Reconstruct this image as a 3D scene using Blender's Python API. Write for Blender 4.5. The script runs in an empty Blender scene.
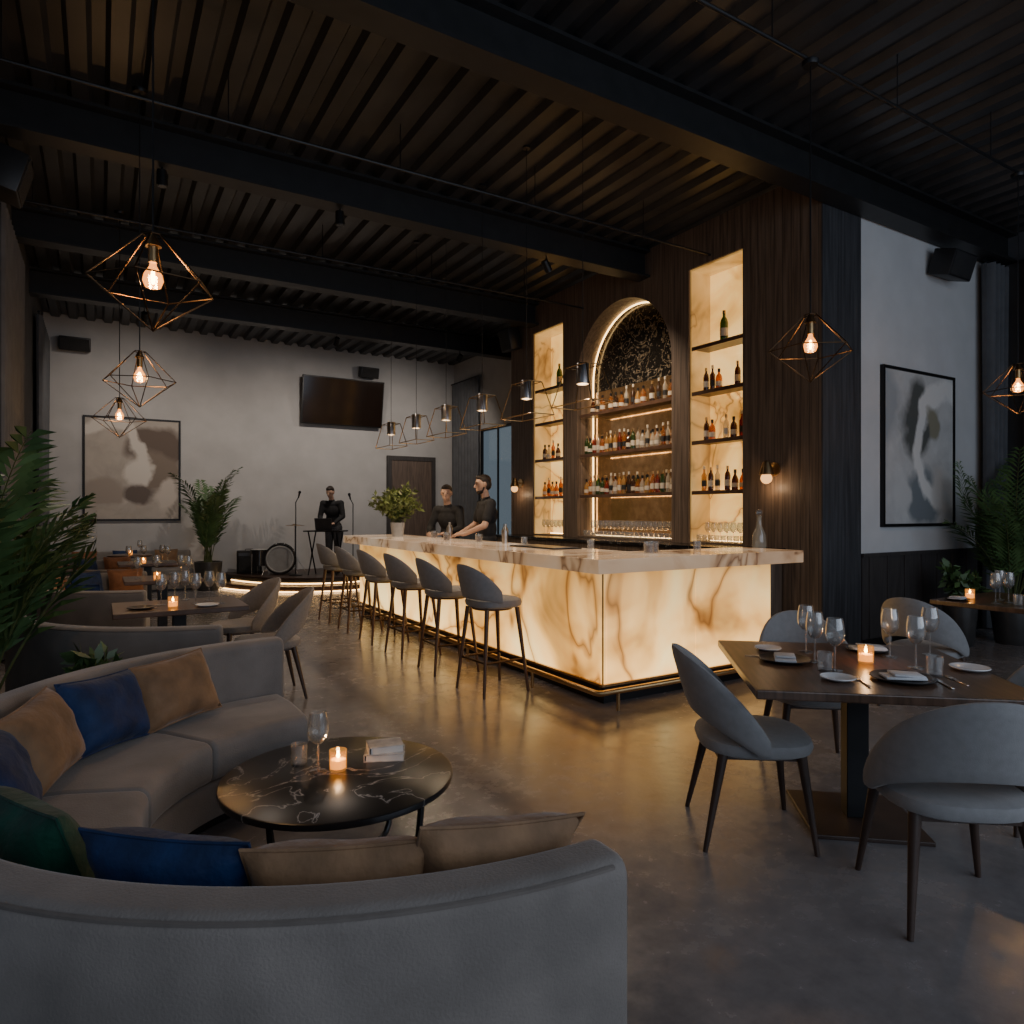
import bpy, bmesh, math, random
from mathutils import Vector, Matrix, noise
COL=bpy.context.scene.collection
PI=math.pi; R=math.radians; I4=Matrix.Identity(4)
rnd=random.Random(7)
YAW=R(31.1); FP=683.0; H=1.5
fx,fy=math.sin(YAW),math.cos(YAW)
def P(u,v,z):
    d=FP*(H-z)/(v-512); r=(u-512)/FP
    return (d*(fx+r*fy), d*(fy-r*fx))
ORD=['first','second','third','fourth','fifth','sixth','seventh','eighth','ninth','tenth','eleventh','twelfth','thirteenth','fourteenth','fifteenth','sixteenth','seventeenth','eighteenth','nineteenth','twentieth']

# ------------------------------------------------------------------ mesh builder
class MB:
    def __init__(s): s.bm=bmesh.new(); s.M=I4.copy()
    def _x(s,vs):
        if s.M!=I4: bmesh.ops.transform(s.bm,matrix=s.M,verts=vs)
        return s
    def box(s,c,sz,rot=None,bev=0,seg=2):
        m=Matrix.Translation(c)@(rot or I4)@Matrix.Diagonal((sz[0],sz[1],sz[2],1))
        vs=bmesh.ops.create_cube(s.bm,size=1,matrix=m)['verts']
        if bev:
            es=list({e for v in vs for e in v.link_edges})
            r=bmesh.ops.bevel(s.bm,geom=es,offset=bev,segments=seg,affect='EDGES',profile=.5)
            vs=list({v for f in r['faces'] for v in f.verts})
        return s._x(vs)
    def bx(s,x0,x1,y0,y1,z0,z1,bev=0):
        return s.box(((x0+x1)/2,(y0+y1)/2,(z0+z1)/2),(abs(x1-x0),abs(y1-y0),abs(z1-z0)),None,bev)
    def cyl(s,p0,p1,r0,r1=None,seg=14):
        p0=Vector(p0);p1=Vector(p1);r1=r0 if r1 is None else r1
        d=p1-p0
        m=Matrix.Translation((p0+p1)/2)@d.to_track_quat('Z','Y').to_matrix().to_4x4()
        vs=bmesh.ops.create_cone(s.bm,cap_ends=True,segments=seg,radius1=r0,radius2=r1,depth=d.length,matrix=m)['verts']
        return s._x(vs)
    def sph(s,c,r,seg=16,rings=10,rot=None):
        if not hasattr(r,'__len__'): r=(r,r,r)
        m=Matrix.Translation(c)@(rot or I4)@Matrix.Diagonal((r[0],r[1],r[2],1))
        vs=bmesh.ops.create_uvsphere(s.bm,u_segments=seg,v_segments=rings,radius=1,matrix=m)['verts']
        return s._x(vs)
    def cap(s,p0,p1,r0,r1=None,seg=12):
        r1=r0 if r1 is None else r1
        s.sph(p0,r0,seg,8); s.sph(p1,r1,seg,8); return s.cyl(p0,p1,r0,r1,seg)
    def grid(s,nu,nv,f,cu=False,cv=False,caps=False):
        V=[[s.bm.verts.new(f(i,j)) for j in range(nv)] for i in range(nu)]
        for i in range(nu if cu else nu-1):
            for j in range(nv if cv else nv-1):
                a,b,c,d=V[i][j],V[(i+1)%nu][j],V[(i+1)%nu][(j+1)%nv],V[i][(j+1)%nv]
                try: s.bm.faces.new((a,b,c,d))
                except ValueError: pass
        if caps and cv:
            s.bm.faces.new(V[0]); s.bm.faces.new(V[-1])
        return s._x([v for r in V for v in r])
    def tube(s,pts,r,seg=8,closed=False):
        pts=[Vector(p) for p in pts]; n=len(pts)
        rs=r if hasattr(r,'__len__') else [r]*n
        T=[]
        for i in range(n):
            a=pts[(i-1)%n] if (closed or i>0) else pts[i]
            b=pts[(i+1)%n] if (closed or i<n-1) else pts[i]
            T.append((b-a).normalized())
        up=Vector((0,0,1)) if abs(T[0].z)<.9 else Vector((1,0,0))
        N=(up-T[0]*up.dot(T[0])).normalized(); Ns=[N]
        for i in range(1,n):
            N=N-T[i]*N.dot(T[i])
            N=N.normalized() if N.length>1e-6 else Ns[-1]
            Ns.append(N)
        def f(i,j):
            a=2*PI*j/seg; return pts[i]+(Ns[i]*math.cos(a)+T[i].cross(Ns[i])*math.sin(a))*rs[i]
        return s.grid(n,seg,f,cu=closed,cv=True,caps=not closed)
    def lathe(s,prof,c=(0,0,0),seg=20):
        c=Vector(c); rings=[]
        for r,z in prof:
            if r<1e-5: rings.append([s.bm.verts.new(c+Vector((0,0,z)))])
            else: rings.append([s.bm.verts.new(c+Vector((r*math.cos(2*PI*k/seg),r*math.sin(2*PI*k/seg),z))) for k in range(seg)])
        for a,b in zip(rings,rings[1:]):
            for k in range(seg):
                k2=(k+1)%seg
                if len(a)==1 and len(b)==1: continue
                if len(a)==1: s.bm.faces.new((a[0],b[k],b[k2]))
                elif len(b)==1: s.bm.faces.new((a[k],a[k2],b[0]))
                else: s.bm.faces.new((a[k],a[k2],b[k2],b[k]))
        return s._x([v for r in rings for v in r])
    def prism(s,poly,z0,z1):
        a=[s.bm.verts.new((x,y,z0)) for x,y in poly]; b=[s.bm.verts.new((x,y,z1)) for x,y in poly]
        s.bm.faces.new(a); s.bm.faces.new(b); n=len(poly)
        for i in range(n): s.bm.faces.new((a[i],a[(i+1)%n],b[(i+1)%n],b[i]))
        return s._x(a+b)
    def build(s,name,m,parent=None,smooth=True,bev=0,sub=0,loc=None,norm=True):
        bm=s.bm
        if norm: bmesh.ops.recalc_face_normals(bm,faces=bm.faces)
        if smooth:
            for f in bm.faces: f.smooth=True
            for e in bm.edges:
                if len(e.link_faces)==2 and e.calc_face_angle(0)>.75: e.smooth=False
        me=bpy.data.meshes.new(name); bm.to_mesh(me); bm.free()
        o=bpy.data.objects.new(name,me); COL.objects.link(o); me.materials.append(m)
        if parent: o.parent=parent
        if loc: o.location=loc
        if bev:
            b=o.modifiers.new('b','BEVEL'); b.width=bev; b.segments=4; b.limit_method='ANGLE'; b.angle_limit=R(40)
        if sub:
            b=o.modifiers.new('s','SUBSURF'); b.levels=sub; b.render_levels=sub
        return o
def tag(o,label,cat,group=None):
    o['label']=label; o['category']=cat
    if group: o['group']=group
    return o
def thing(name,label,cat,loc=(0,0,0),rz=0,group=None):
    o=bpy.data.objects.new(name,None); COL.objects.link(o); o.location=loc; o.rotation_euler=(0,0,rz)
    o.empty_display_size=.1
    return tag(o,label,cat,group)
def struct(o): o['kind']='structure'; return o
def dup(o,loc=None,rz=None,label=None,parent=None):
    c=o.copy(); COL.objects.link(c)
    if parent: c.parent=parent
    if loc is not None: c.location=loc
    if rz is not None: c.rotation_euler=(0,0,rz)
    if label: c['label']=label
    for ch in list(o.children): dup(ch,parent=c)
    return c
class Maker:
    """first call uses the prototype itself, later calls copy it"""
    def __init__(s,fn): s.fn=fn; s.o=None
    def __call__(s,loc,rz,label):
        if s.o is None:
            s.o=s.fn(); o=s.o
            o.location=loc; o.rotation_euler=(0,0,rz); o['label']=label
            return o
        return dup(s.o,loc,rz,label)

# ------------------------------------------------------------------ materials
def newmat(name):
    m=bpy.data.materials.new(name); m.use_nodes=True; nt=m.node_tree; nt.nodes.clear()
    out=nt.nodes.new('ShaderNodeOutputMaterial')
    return m,nt,out
def N(nt,t,**k):
    n=nt.nodes.new(t)
    for a,b in k.items():
        if a in n.inputs: n.inputs[a].default_value=b
        else: setattr(n,a,b)
    return n
def ramp(nt,stops,fac,interp='LINEAR'):
    r=nt.nodes.new('ShaderNodeValToRGB'); cr=r.color_ramp; cr.interpolation=interp
    while len(cr.elements)<len(stops): cr.elements.new(.5)
    for e,(p,c) in zip(cr.elements,stops): e.position=p; e.color=(c[0],c[1],c[2],1)
    nt.links.new(fac,r.inputs[0]); return r.outputs[0]
def mat(name,c,rough=.5,metal=0,var=.15,vs=8,bump=0,bs=60,em=None,es=0,sheen=0,coat=0,stretch=(1,1,1),rv=0):
    m,nt,out=newmat(name); L=nt.links.new
    b=N(nt,'ShaderNodeBsdfPrincipled'); L(b.outputs[0],out.inputs[0])
    tc=N(nt,'ShaderNodeTexCoord'); mp=N(nt,'ShaderNodeMapping'); mp.inputs['Scale'].default_value=stretch
    L(tc.outputs['Object'],mp.inputs[0])
    n=N(nt,'ShaderNodeTexNoise',Scale=vs,Detail=4.0); L(mp.outputs[0],n.inputs['Vector'])
    col=ramp(nt,[(.3,[x*(1-var) for x in c]),(.7,[min(1,x*(1+var)) for x in c])],n.outputs[0])
    L(col,b.inputs['Base Color'])
    b.inputs['Roughness'].default_value=rough; b.inputs['Metallic'].default_value=metal
    if rv:
        mr=N(nt,'ShaderNodeMapRange'); L(n.outputs[0],mr.inputs[0]); mr.inputs[1].default_value=.3; mr.inputs[2].default_value=.7
        mr.inputs[3].default_value=rough-rv; mr.inputs[4].default_value=rough+rv; L(mr.outputs[0],b.inputs['Roughness'])
    if sheen: b.inputs['Sheen Weight'].default_value=sheen; b.inputs['Sheen Roughness'].default_value=.4
    if coat: b.inputs['Coat Weight'].default_value=coat
    if bump:
        n2=N(nt,'ShaderNodeTexNoise',Scale=bs,Detail=3.0); L(mp.outputs[0],n2.inputs['Vector'])
        bp=N(nt,'ShaderNodeBump',Strength=bump,Distance=.01); L(n2.outputs[0],bp.inputs['Height']); L(bp.outputs[0],b.inputs['Normal'])
    if em:
        b.inputs['Emission Color'].default_value=(*em,1); b.inputs['Emission Strength'].default_value=es
    return m
def emis(name,c,s):
    m,nt,out=newmat(name); L=nt.links.new
    e=N(nt,'ShaderNodeEmission',Strength=s); L(e.outputs[0],out.inputs[0])
    tc=N(nt,'ShaderNodeTexCoord'); n=N(nt,'ShaderNodeTexNoise',Scale=20.0); L(tc.outputs['Object'],n.inputs['Vector'])
    L(ramp(nt,[(0,[x*.9 for x in c]),(1,c)],n.outputs[0]),e.inputs[0]); return m
def glassy(name,tint,gl=.12,body=None,bw=.0,em=None,es=0,edge=.45):
    m,nt,out=newmat(name); L=nt.links.new
    t=N(nt,'ShaderNodeBsdfTransparent'); t.inputs[0].default_value=(*tint,1)
    g=N(nt,'ShaderNodeBsdfGlossy',Roughness=.06); lw=N(nt,'ShaderNodeLayerWeight',Blend=.25)
    ma=N(nt,'ShaderNodeMath',operation='MULTIPLY_ADD'); L(lw.outputs['Facing'],ma.inputs[0]); ma.inputs[1].default_value=edge; ma.inputs[2].default_value=gl*.4
    mx=N(nt,'ShaderNodeMixShader'); L(ma.outputs[0],mx.inputs[0]); L(t.outputs[0],mx.inputs[1]); L(g.outputs[0],mx.inputs[2])
    last=mx
    if body:
        d=N(nt,'ShaderNodeBsdfPrincipled',Roughness=.15); 
        tc=N(nt,'ShaderNodeTexCoord'); n=N(nt,'ShaderNodeTexNoise',Scale=9.0); L(tc.outputs['Object'],n.inputs['Vector'])
        L(ramp(nt,[(.3,[x*.8 for x in body]),(.7,body)],n.outputs[0]),d.inputs[0])
        m2=N(nt,'ShaderNodeMixShader'); m2.inputs[0].default_value=bw; L(mx.outputs[0],m2.inputs[1]); L(d.outputs[0],m2.inputs[2]); last=m2
    if em:
        e=N(nt,'ShaderNodeEmission',Strength=es); e.inputs[0].default_value=(*em,1); a=N(nt,'ShaderNodeAddShader'); L(last.outputs[0],a.inputs[0]); L(e.outputs[0],a.inputs[1]); last=a
    L(last.outputs[0],out.inputs[0]); return m
def onyx(name,strength,scale=1.0,base=.5,cols=None,rough=.15,vein=1.0,vs=.55,off=0.0,grad=None):
    m,nt,out=newmat(name); L=nt.links.new
    b=N(nt,'ShaderNodeBsdfPrincipled',Roughness=rough); L(b.outputs[0],out.inputs[0])
    tc=N(nt,'ShaderNodeTexCoord'); mp=N(nt,'ShaderNodeMapping'); L(tc.outputs['Object'],mp.inputs[0])
    mp.inputs['Location'].default_value=(off,off,off)
    mp.inputs['Rotation'].default_value=(.5,.35,.3); mp.inputs['Scale'].default_value=(scale,scale,scale)
    big=N(nt,'ShaderNodeTexNoise',Scale=1.3,Detail=3.5,Distortion=.8,Roughness=.5); L(mp.outputs[0],big.inputs['Vector'])
    vn=N(nt,'ShaderNodeTexNoise',Scale=vs,Detail=4.0,Distortion=.6,Roughness=.5); L(mp.outputs[0],vn.inputs['Vector'])
    sb=N(nt,'ShaderNodeMath',operation='SUBTRACT'); L(vn.outputs[0],sb.inputs[0]); sb.inputs[1].default_value=.5
    ab=N(nt,'ShaderNodeMath',operation='ABSOLUTE'); L(sb.outputs[0],ab.inputs[0])
    cols=cols or [(.29,(.34,.15,.03)),(.41,(.74,.37,.085)),(.52,(1,.56,.165)),(.68,(1,.70,.27))]
    c1=ramp(nt,cols,big.outputs[0])
    v=ramp(nt,[(0,(.20,.115,.055)),(.004,(.44,.31,.19)),(.016,(.83,.75,.64)),(.055,(1,1,1))],ab.outputs[0])
    mx=N(nt,'ShaderNodeMix',data_type='RGBA',blend_type='MULTIPLY'); mx.inputs[0].default_value=vein
    L(c1,mx.inputs[6]); L(v,mx.inputs[7])
    L(mx.outputs[2],b.inputs['Emission Color']); b.inputs['Emission Strength'].default_value=strength
    if grad:
        sp=N(nt,'ShaderNodeSeparateXYZ'); L(tc.outputs['Object'],sp.inputs[0]); mr=N(nt,'ShaderNodeMapRange'); L(sp.outputs[2],mr.inputs[0])
        mr.inputs[1].default_value=grad[0]; mr.inputs[2].default_value=grad[1]; mr.inputs[3].default_value=strength*grad[2]; mr.inputs[4].default_value=strength*grad[3]
        L(mr.outputs[0],b.inputs['Emission Strength'])
    hs=N(nt,'ShaderNodeHueSaturation',Saturation=.7,Value=base); L(mx.outputs[2],hs.inputs['Color']); L(hs.outputs[0],b.inputs['Base Color'])
    return m
def woodwall(name,cs,ln0=.45,freq=9):
    m,nt,out=newmat(name); L=nt.links.new
    b=N(nt,'ShaderNodeBsdfPrincipled',Roughness=.5); L(b.outputs[0],out.inputs[0])
    tc=N(nt,'ShaderNodeTexCoord'); mp=N(nt,'ShaderNodeMapping'); mp.inputs['Scale'].default_value=(14,14,.7); L(tc.outputs['Object'],mp.inputs[0])
    n=N(nt,'ShaderNodeTexNoise',Scale=2.0,Detail=6.0,Distortion=.5); L(mp.outputs[0],n.inputs['Vector'])
    c=ramp(nt,[(.3,cs[0]),(.5,cs[1]),(.7,cs[2])],n.outputs[0])
    sp=N(nt,'ShaderNodeSeparateXYZ'); L(tc.outputs['Object'],sp.inputs[0])
    a=N(nt,'ShaderNodeMath',operation='ADD'); L(sp.outputs[0],a.inputs[0]); L(sp.outputs[1],a.inputs[1])
    k=N(nt,'ShaderNodeMath',operation='MULTIPLY'); L(a.outputs[0],k.inputs[0]); k.inputs[1].default_value=freq
    fr=N(nt,'ShaderNodeMath',operation='FRACT'); L(k.outputs[0],fr.inputs[0])
    g=[ln0]*3; g2=[ln0+.05]*3
    ln=ramp(nt,[(0,g),(.04,g2),(.08,(1,1,1)),(.96,(1,1,1)),(1,g2)],fr.outputs[0])
    mx=N(nt,'ShaderNodeMix',data_type='RGBA',blend_type='MULTIPLY'); mx.inputs[0].default_value=1; L(c,mx.inputs[6]); L(ln,mx.inputs[7])
    L(mx.outputs[2],b.inputs['Base Color'])
    bp=N(nt,'ShaderNodeBump',Strength=.3,Distance=.01); L(ln,bp.inputs['Height']); L(bp.outputs[0],b.inputs['Normal'])
    return m
def marble(name,c,vein,scale=2.2,rough=.12,w=.02,speck=False):
    m,nt,out=newmat(name); L=nt.links.new
    b=N(nt,'ShaderNodeBsdfPrincipled',Roughness=rough); L(b.outputs[0],out.inputs[0])
    tc=N(nt,'ShaderNodeTexCoord'); n=N(nt,'ShaderNodeTexNoise',Scale=scale,Detail=6.0,Distortion=1.2); L(tc.outputs['Object'],n.inputs['Vector'])
    sb=N(nt,'ShaderNodeMath',operation='SUBTRACT'); L(n.outputs[0],sb.inputs[0]); sb.inputs[1].default_value=.5
    ab=N(nt,'ShaderNodeMath',operation='ABSOLUTE'); L(sb.outputs[0],ab.inputs[0])
    v=ramp(nt,[(0,vein),(w*.4,[x*.4 for x in vein]),(w,c)],ab.outputs[0])
    if speck:
        vo=N(nt,'ShaderNodeTexNoise',Scale=26.0,Detail=4.0); L(tc.outputs['Object'],vo.inputs['Vector'])
        s2=ramp(nt,[(.60,(0,0,0)),(.68,speck)],vo.outputs[0])
        mx=N(nt,'ShaderNodeMix',data_type='RGBA',blend_type='ADD'); mx.inputs[0].default_value=1; L(v,mx.inputs[6]); L(s2,mx.inputs[7]); v=mx.outputs[2]
    L(v,b.inputs['Base Color']); return m
def concrete(name):
    m,nt,out=newmat(name); L=nt.links.new
    b=N(nt,'ShaderNodeBsdfPrincipled'); L(b.outputs[0],out.inputs[0])
    tc=N(nt,'ShaderNodeTexCoord')
    n=N(nt,'ShaderNodeTexNoise',Scale=.9,Detail=8.0,Roughness=.65,Distortion=.4); L(tc.outputs['Object'],n.inputs['Vector'])
    n2=N(nt,'ShaderNodeTexNoise',Scale=9.0,Detail=6.0,Roughness=.7); L(tc.outputs['Object'],n2.inputs['Vector'])
    c=ramp(nt,[(.3,(.18,.165,.163)),(.5,(.235,.217,.214)),(.7,(.30,.28,.276))],n.outputs[0])
    c2=ramp(nt,[(.35,(.79,.79,.79)),(.65,(1,1,1))],n2.outputs[0])
    mx=N(nt,'ShaderNodeMix',data_type='RGBA',blend_type='MULTIPLY'); mx.inputs[0].default_value=1; L(c,mx.inputs[6]); L(c2,mx.inputs[7]); L(mx.outputs[2],b.inputs['Base Color'])
    ad=N(nt,'ShaderNodeMath',operation='MULTIPLY'); L(n.outputs[0],ad.inputs[0]); L(n2.outputs[0],ad.inputs[1])
    mr=N(nt,'ShaderNodeMapRange'); L(ad.outputs[0],mr.inputs[0]); mr.inputs[1].default_value=.15; mr.inputs[2].default_value=.4; mr.inputs[3].default_value=.13; mr.inputs[4].default_value=.36
    L(mr.outputs[0],b.inputs['Roughness'])
    bp=N(nt,'ShaderNodeBump',Strength=.14,Distance=.01); L(n2.outputs[0],bp.inputs['Height']); L(bp.outputs[0],b.inputs['Normal'])
    return m
def paint(name,base,layers,dist=.25,seed=0.0):
    m,nt,out=newmat(name); L=nt.links.new
    b=N(nt,'ShaderNodeBsdfPrincipled',Roughness=.7); L(b.outputs[0],out.inputs[0])
    tc=N(nt,'ShaderNodeTexCoord'); n=N(nt,'ShaderNodeTexNoise',Scale=1.5,Detail=4.0)
    off=N(nt,'ShaderNodeVectorMath',operation='ADD'); off.inputs[1].default_value=(seed,seed,seed); L(tc.outputs['Object'],off.inputs[0]); L(off.outputs[0],n.inputs['Vector'])
    sb=N(nt,'ShaderNodeVectorMath',operation='SUBTRACT'); L(n.outputs['Color'],sb.inputs[0]); sb.inputs[1].default_value=(.5,.5,.5)
    sc=N(nt,'ShaderNodeVectorMath',operation='SCALE'); sc.inputs['Scale'].default_value=dist*2; L(sb.outputs[0],sc.inputs[0])
    ad=N(nt,'ShaderNodeVectorMath',operation='ADD'); L(tc.outputs['Object'],ad.inputs[0]); L(sc.outputs[0],ad.inputs[1])
    n3=N(nt,'ShaderNodeTexNoise',Scale=4.0,Detail=6.0); L(ad.outputs[0],n3.inputs['Vector'])
    cur=ramp(nt,[(.3,[x*.8 for x in base]),(.7,base)],n3.outputs[0])
    for cx,cz,sx,sz,col,r0,r1 in layers:
        s1=N(nt,'ShaderNodeVectorMath',operation='SUBTRACT'); L(ad.outputs[0],s1.inputs[0]); s1.inputs[1].default_value=(cx,0,cz)
        m1=N(nt,'ShaderNodeVectorMath',operation='MULTIPLY'); L(s1.outputs[0],m1.inputs[0]); m1.inputs[1].default_value=(1/sx,0,1/sz)
        ln=N(nt,'ShaderNodeVectorMath',operation='LENGTH'); L(m1.outputs[0],ln.inputs[0])
        if r0>0: k=ramp(nt,[(max(0,r0-.06),(0,0,0)),(r0,(1,1,1)),(r1,(1,1,1)),(min(1,r1+.06),(0,0,0))],ln.outputs['Value'])
        else: k=ramp(nt,[(r1-.14,(1,1,1)),(r1+.06,(0,0,0))],ln.outputs['Value'])
        mx=N(nt,'ShaderNodeMix',data_type='RGBA'); L(k,mx.inputs[0]); L(cur,mx.inputs[6]); mx.inputs[7].default_value=(*col,1); cur=mx.outputs[2]
    L(cur,b.inputs['Base Color']); return m

M={}
M['floor']=concrete('polished_concrete')
M['plaster']=mat('pale_plaster',(.44,.43,.42),.85,var=.08,vs=2,bump=.15,bs=9)
M['plaster2']=mat('cool_plaster',(.57,.57,.565),.85,var=.05,vs=3,bump=.1,bs=12)
M['darkwall']=mat('dark_wall',(.06,.062,.067),.7,var=.2,vs=3)
M['deck']=mat('grey_steel_deck',(.062,.063,.066),.38,metal=.55,var=.2,vs=2)
M['beam']=mat('black_steel_beam',(.021,.021,.0215),.45,metal=.2)
M['wood']=woodwall('dark_walnut_panelling',((.085,.058,.040),(.15,.105,.074),(.21,.152,.11)))
M['slat']=woodwall('blackened_slat_panelling',((.028,.028,.031),(.045,.046,.050),(.066,.067,.073)),.2,18)
M['wains']=mat('dark_wainscot',(.05,.044,.042),.45,var=.3,vs=4,stretch=(8,8,.6))
M['tablewood']=mat('walnut',(.095,.055,.036),.3,var=.45,vs=3,stretch=(1.5,14,1.5))
M['darkwood']=mat('dark_walnut_leg',(.05,.028,.019),.4,var=.3,vs=6)
M['stoolwood']=mat('brown_walnut_leg',(.11,.058,.034),.4,var=.3,vs=6)
M['black']=mat('black_metal',(.014,.014,.015),.4,metal=.4)
M['blackp']=mat('black_plastic',(.012,.012,.013),.45)
M['brass']=mat('brushed_brass',(.55,.37,.18),.3,metal=1,var=.1,vs=20)
M['bronze']=mat('dark_bronze',(.085,.052,.028),.42,metal=1,var=.15,vs=20)
M['brass2']=mat('aged_brass',(.38,.25,.12),.32,metal=1,var=.15,vs=20)
M['steel']=mat('brushed_steel',(.5,.48,.46),.3,metal=1,var=.1,vs=20)
M['sofa']=mat('taupe_velvet',(.235,.205,.18),.8,var=.24,vs=3.5,bump=.22,bs=150,sheen=.3)
M['piping']=mat('taupe_piping',(.17,.145,.125),.8,var=.1,vs=20)
M['sofa2']=mat('grey_velvet',(.185,.168,.153),.8,var=.18,vs=4,bump=.18,bs=150,sheen=.25)
M['chair']=mat('grey_wool',(.245,.24,.238),.9,var=.07,vs=30,bump=.15,bs=260,sheen=.2)
M['chair2']=mat('oatmeal_boucle',(.24,.215,.193),.9,var=.1,vs=60,bump=.3,bs=200,sheen=.15)
M['tan']=mat('tan_velvet',(.25,.142,.070),.75,var=.36,vs=7,bump=.55,bs=24,sheen=.25)
M['rust']=mat('rust_velvet',(.21,.083,.034),.8,var=.22,vs=8,bump=.3,bs=40,sheen=.2)
M['blue']=mat('navy_velvet',(.004,.024,.090),.7,var=.5,vs=7,bump=.7,bs=22,sheen=.08)
M['green']=mat('emerald_velvet',(.003,.058,.034),.7,var=.5,vs=7,bump=.7,bs=22,sheen=.08)
M['onyx']=onyx('backlit_onyx',1.6,.85,off=.7,grad=(.15,1.03,1.5,.56),vs=.6,vein=.85)
NCOL=[(.28,(.46,.215,.042)),(.42,(.84,.435,.10)),(.56,(1,.58,.165)),(.72,(1,.70,.26))]
M['onyxn']=onyx('niche_onyx',1.25,1.0,vein=.8,cols=NCOL,vs=.9)
M['onyxl']=onyx('niche_onyx_side',.45,1.0,vein=.6,cols=NCOL,vs=.9)
M['counter']=onyx('self_lit_onyx_counter',.34,1.0,.48,[(.25,(.58,.33,.17)),(.42,(.86,.55,.31)),(.6,(.97,.68,.43)),(.75,(1,.78,.55))],.12,vein=.85,vs=1.0)  # lit, translucent look of the slab put in as emission
M['marble']=marble('black_marble',(.011,.011,.012),(.50,.47,.44),2.8,.28,.009)
M['ctop']=marble('black_counter_stone',(.011,.011,.012),(.2,.19,.18),2.0,.2,.009)
M['arch']=marble('dark_veined_stone',(.016,.014,.012),(.24,.19,.13),4.0,.15,.022,(.2,.17,.13))
M['mirror']=mat('glowing_bronze_mirror',(.36,.25,.15),.10,metal=.92,var=.5,vs=7,em=(1,.44,.12),es=.07)  # amber reflected light put into the panel as weak emission
M['led']=emis('warm_led',(1,.62,.25),8)
M['led2']=emis('warm_led_soft',(1,.58,.23),8)
M['ledf']=emis('warm_shelf_led',(1,.62,.28),15)
M['spotlens']=mat('spot_glass',(.05,.05,.05),.15)
M['filament']=emis('bulb_filament',(1,.50,.16),45)
M['lens']=emis('lamp_lens',(1,.66,.34),20)
M['sconce']=emis('sconce_glow',(1,.48,.16),2.2)
M['flame']=emis('candle_flame',(1,.70,.32),60)
M['cup']=glassy('amber_candle_glass',(1,.78,.46),.2,em=(1,.44,.12),es=.2)
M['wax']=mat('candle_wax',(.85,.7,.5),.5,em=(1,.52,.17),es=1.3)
M['glass']=glassy('clear_glass',(.94,.95,.95),.2,(.8,.8,.8),.09,edge=.75)
M['bulbglass']=glassy('amber_bulb_glass',(1,.85,.6),.08,em=(1,.34,.07),es=1.3)
M['liq']=glassy('red_drink',(.45,.08,.03),.1,(.12,.02,.01),.4)
BG={'amber':glassy('amber_bottle_glass',(.85,.40,.10),.2,(.58,.22,.045),.4),
    'dark brown':glassy('brown_bottle_glass',(.3,.12,.04),.2,(.09,.04,.018),.6),
    'clear':glassy('clear_bottle_glass',(.95,.9,.8),.3,(.85,.74,.56),.38),
    'green':glassy('green_bottle_glass',(.2,.34,.07),.2,(.07,.12,.028),.5),
    'red':glassy('red_bottle_glass',(.6,.09,.03),.2,(.34,.055,.022),.5),
    'golden':glassy('golden_bottle_glass',(.95,.62,.2),.25,(.78,.45,.13),.42)}
M['paper']=mat('cream_label',(.70,.61,.47),.7)
M['paper2']=mat('black_label',(.02,.02,.02),.6)
M['plate']=mat('white_china',(.72,.72,.72),.2)
M['slate']=mat('black_stoneware',(.018,.018,.02),.35)
M['napkin']=mat('white_linen',(.62,.62,.63),.9,bump=.3,bs=150)
M['leaf']=mat('palm_leaf',(.065,.125,.040),.42,var=.45,vs=4)
M['leaf2']=mat('olive_leaf',(.17,.21,.06),.5,var=.4,vs=6)
M['stem']=mat('plant_stem',(.08,.10,.03),.6)
M['soil']=mat('soil',(.03,.02,.014),.95,bump=.6,bs=40)
M['pot']=mat('dark_ceramic_pot',(.05,.048,.046),.3)
M['potw']=mat('white_ceramic_pot',(.55,.54,.52),.4)
M['curtain']=mat('charcoal_curtain',(.105,.11,.12),.9,var=.15,vs=5,bump=.2,bs=90)
M['door']=mat('brown_door',(.12,.085,.065),.5,var=.3,vs=4,stretch=(10,10,.7))
M['screen']=mat('dark_screen',(.006,.005,.005),.12,var=.3,vs=2,em=(.5,.2,.08),es=.01)  # faint warm reflection put in as emission
M['pane']=mat('dusk_window_pane',(.02,.03,.04),.1,em=(.38,.50,.60),es=.22,var=.6,vs=2)
M['skin']=mat('skin',(.55,.34,.24),.55,var=.08)
M['hair']=mat('dark_hair',(.022,.014,.010),.6,var=.3,vs=40)
M['shirt']=mat('black_shirt',(.018,.018,.02),.85,var=.2,vs=20,bump=.2,bs=60)
M['trouser']=mat('charcoal_trousers',(.05,.05,.055),.85,var=.2,vs=20)
M['shoe']=mat('dark_shoe',(.02,.016,.014),.4)
M['eye']=mat('dark_eye',(.03,.022,.018),.2)
M['brow']=mat('brown_eyebrow',(.16,.095,.065),.7)
M['drum']=mat('black_drum_shell',(.014,.014,.015),.22,coat=.5)
M['drumhead']=mat('grey_drum_head',(.26,.255,.245),.4)
M['drumring']=mat('pale_drum_ring',(.42,.41,.39),.4)
M['grille']=mat('speaker_grille',(.02,.02,.021),.7,bump=.8,bs=400)
M['book']=mat('pale_book_cover',(.55,.51,.46),.7,var=.4,vs=14)
M['pages']=mat('book_pages',(.66,.62,.56),.8)
M['lap']=mat('laptop_grey',(.08,.08,.085),.4,metal=.5)

# ------------------------------------------------------------------ camera
cam=bpy.data.cameras.new('camera'); cam.lens=24; cam.sensor_width=36; cam.clip_start=.05
co=bpy.data.objects.new('camera',cam); COL.objects.link(co); co.location=(0,0,H); co.rotation_euler=(R(90),0,-YAW)
bpy.context.scene.camera=co

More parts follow.
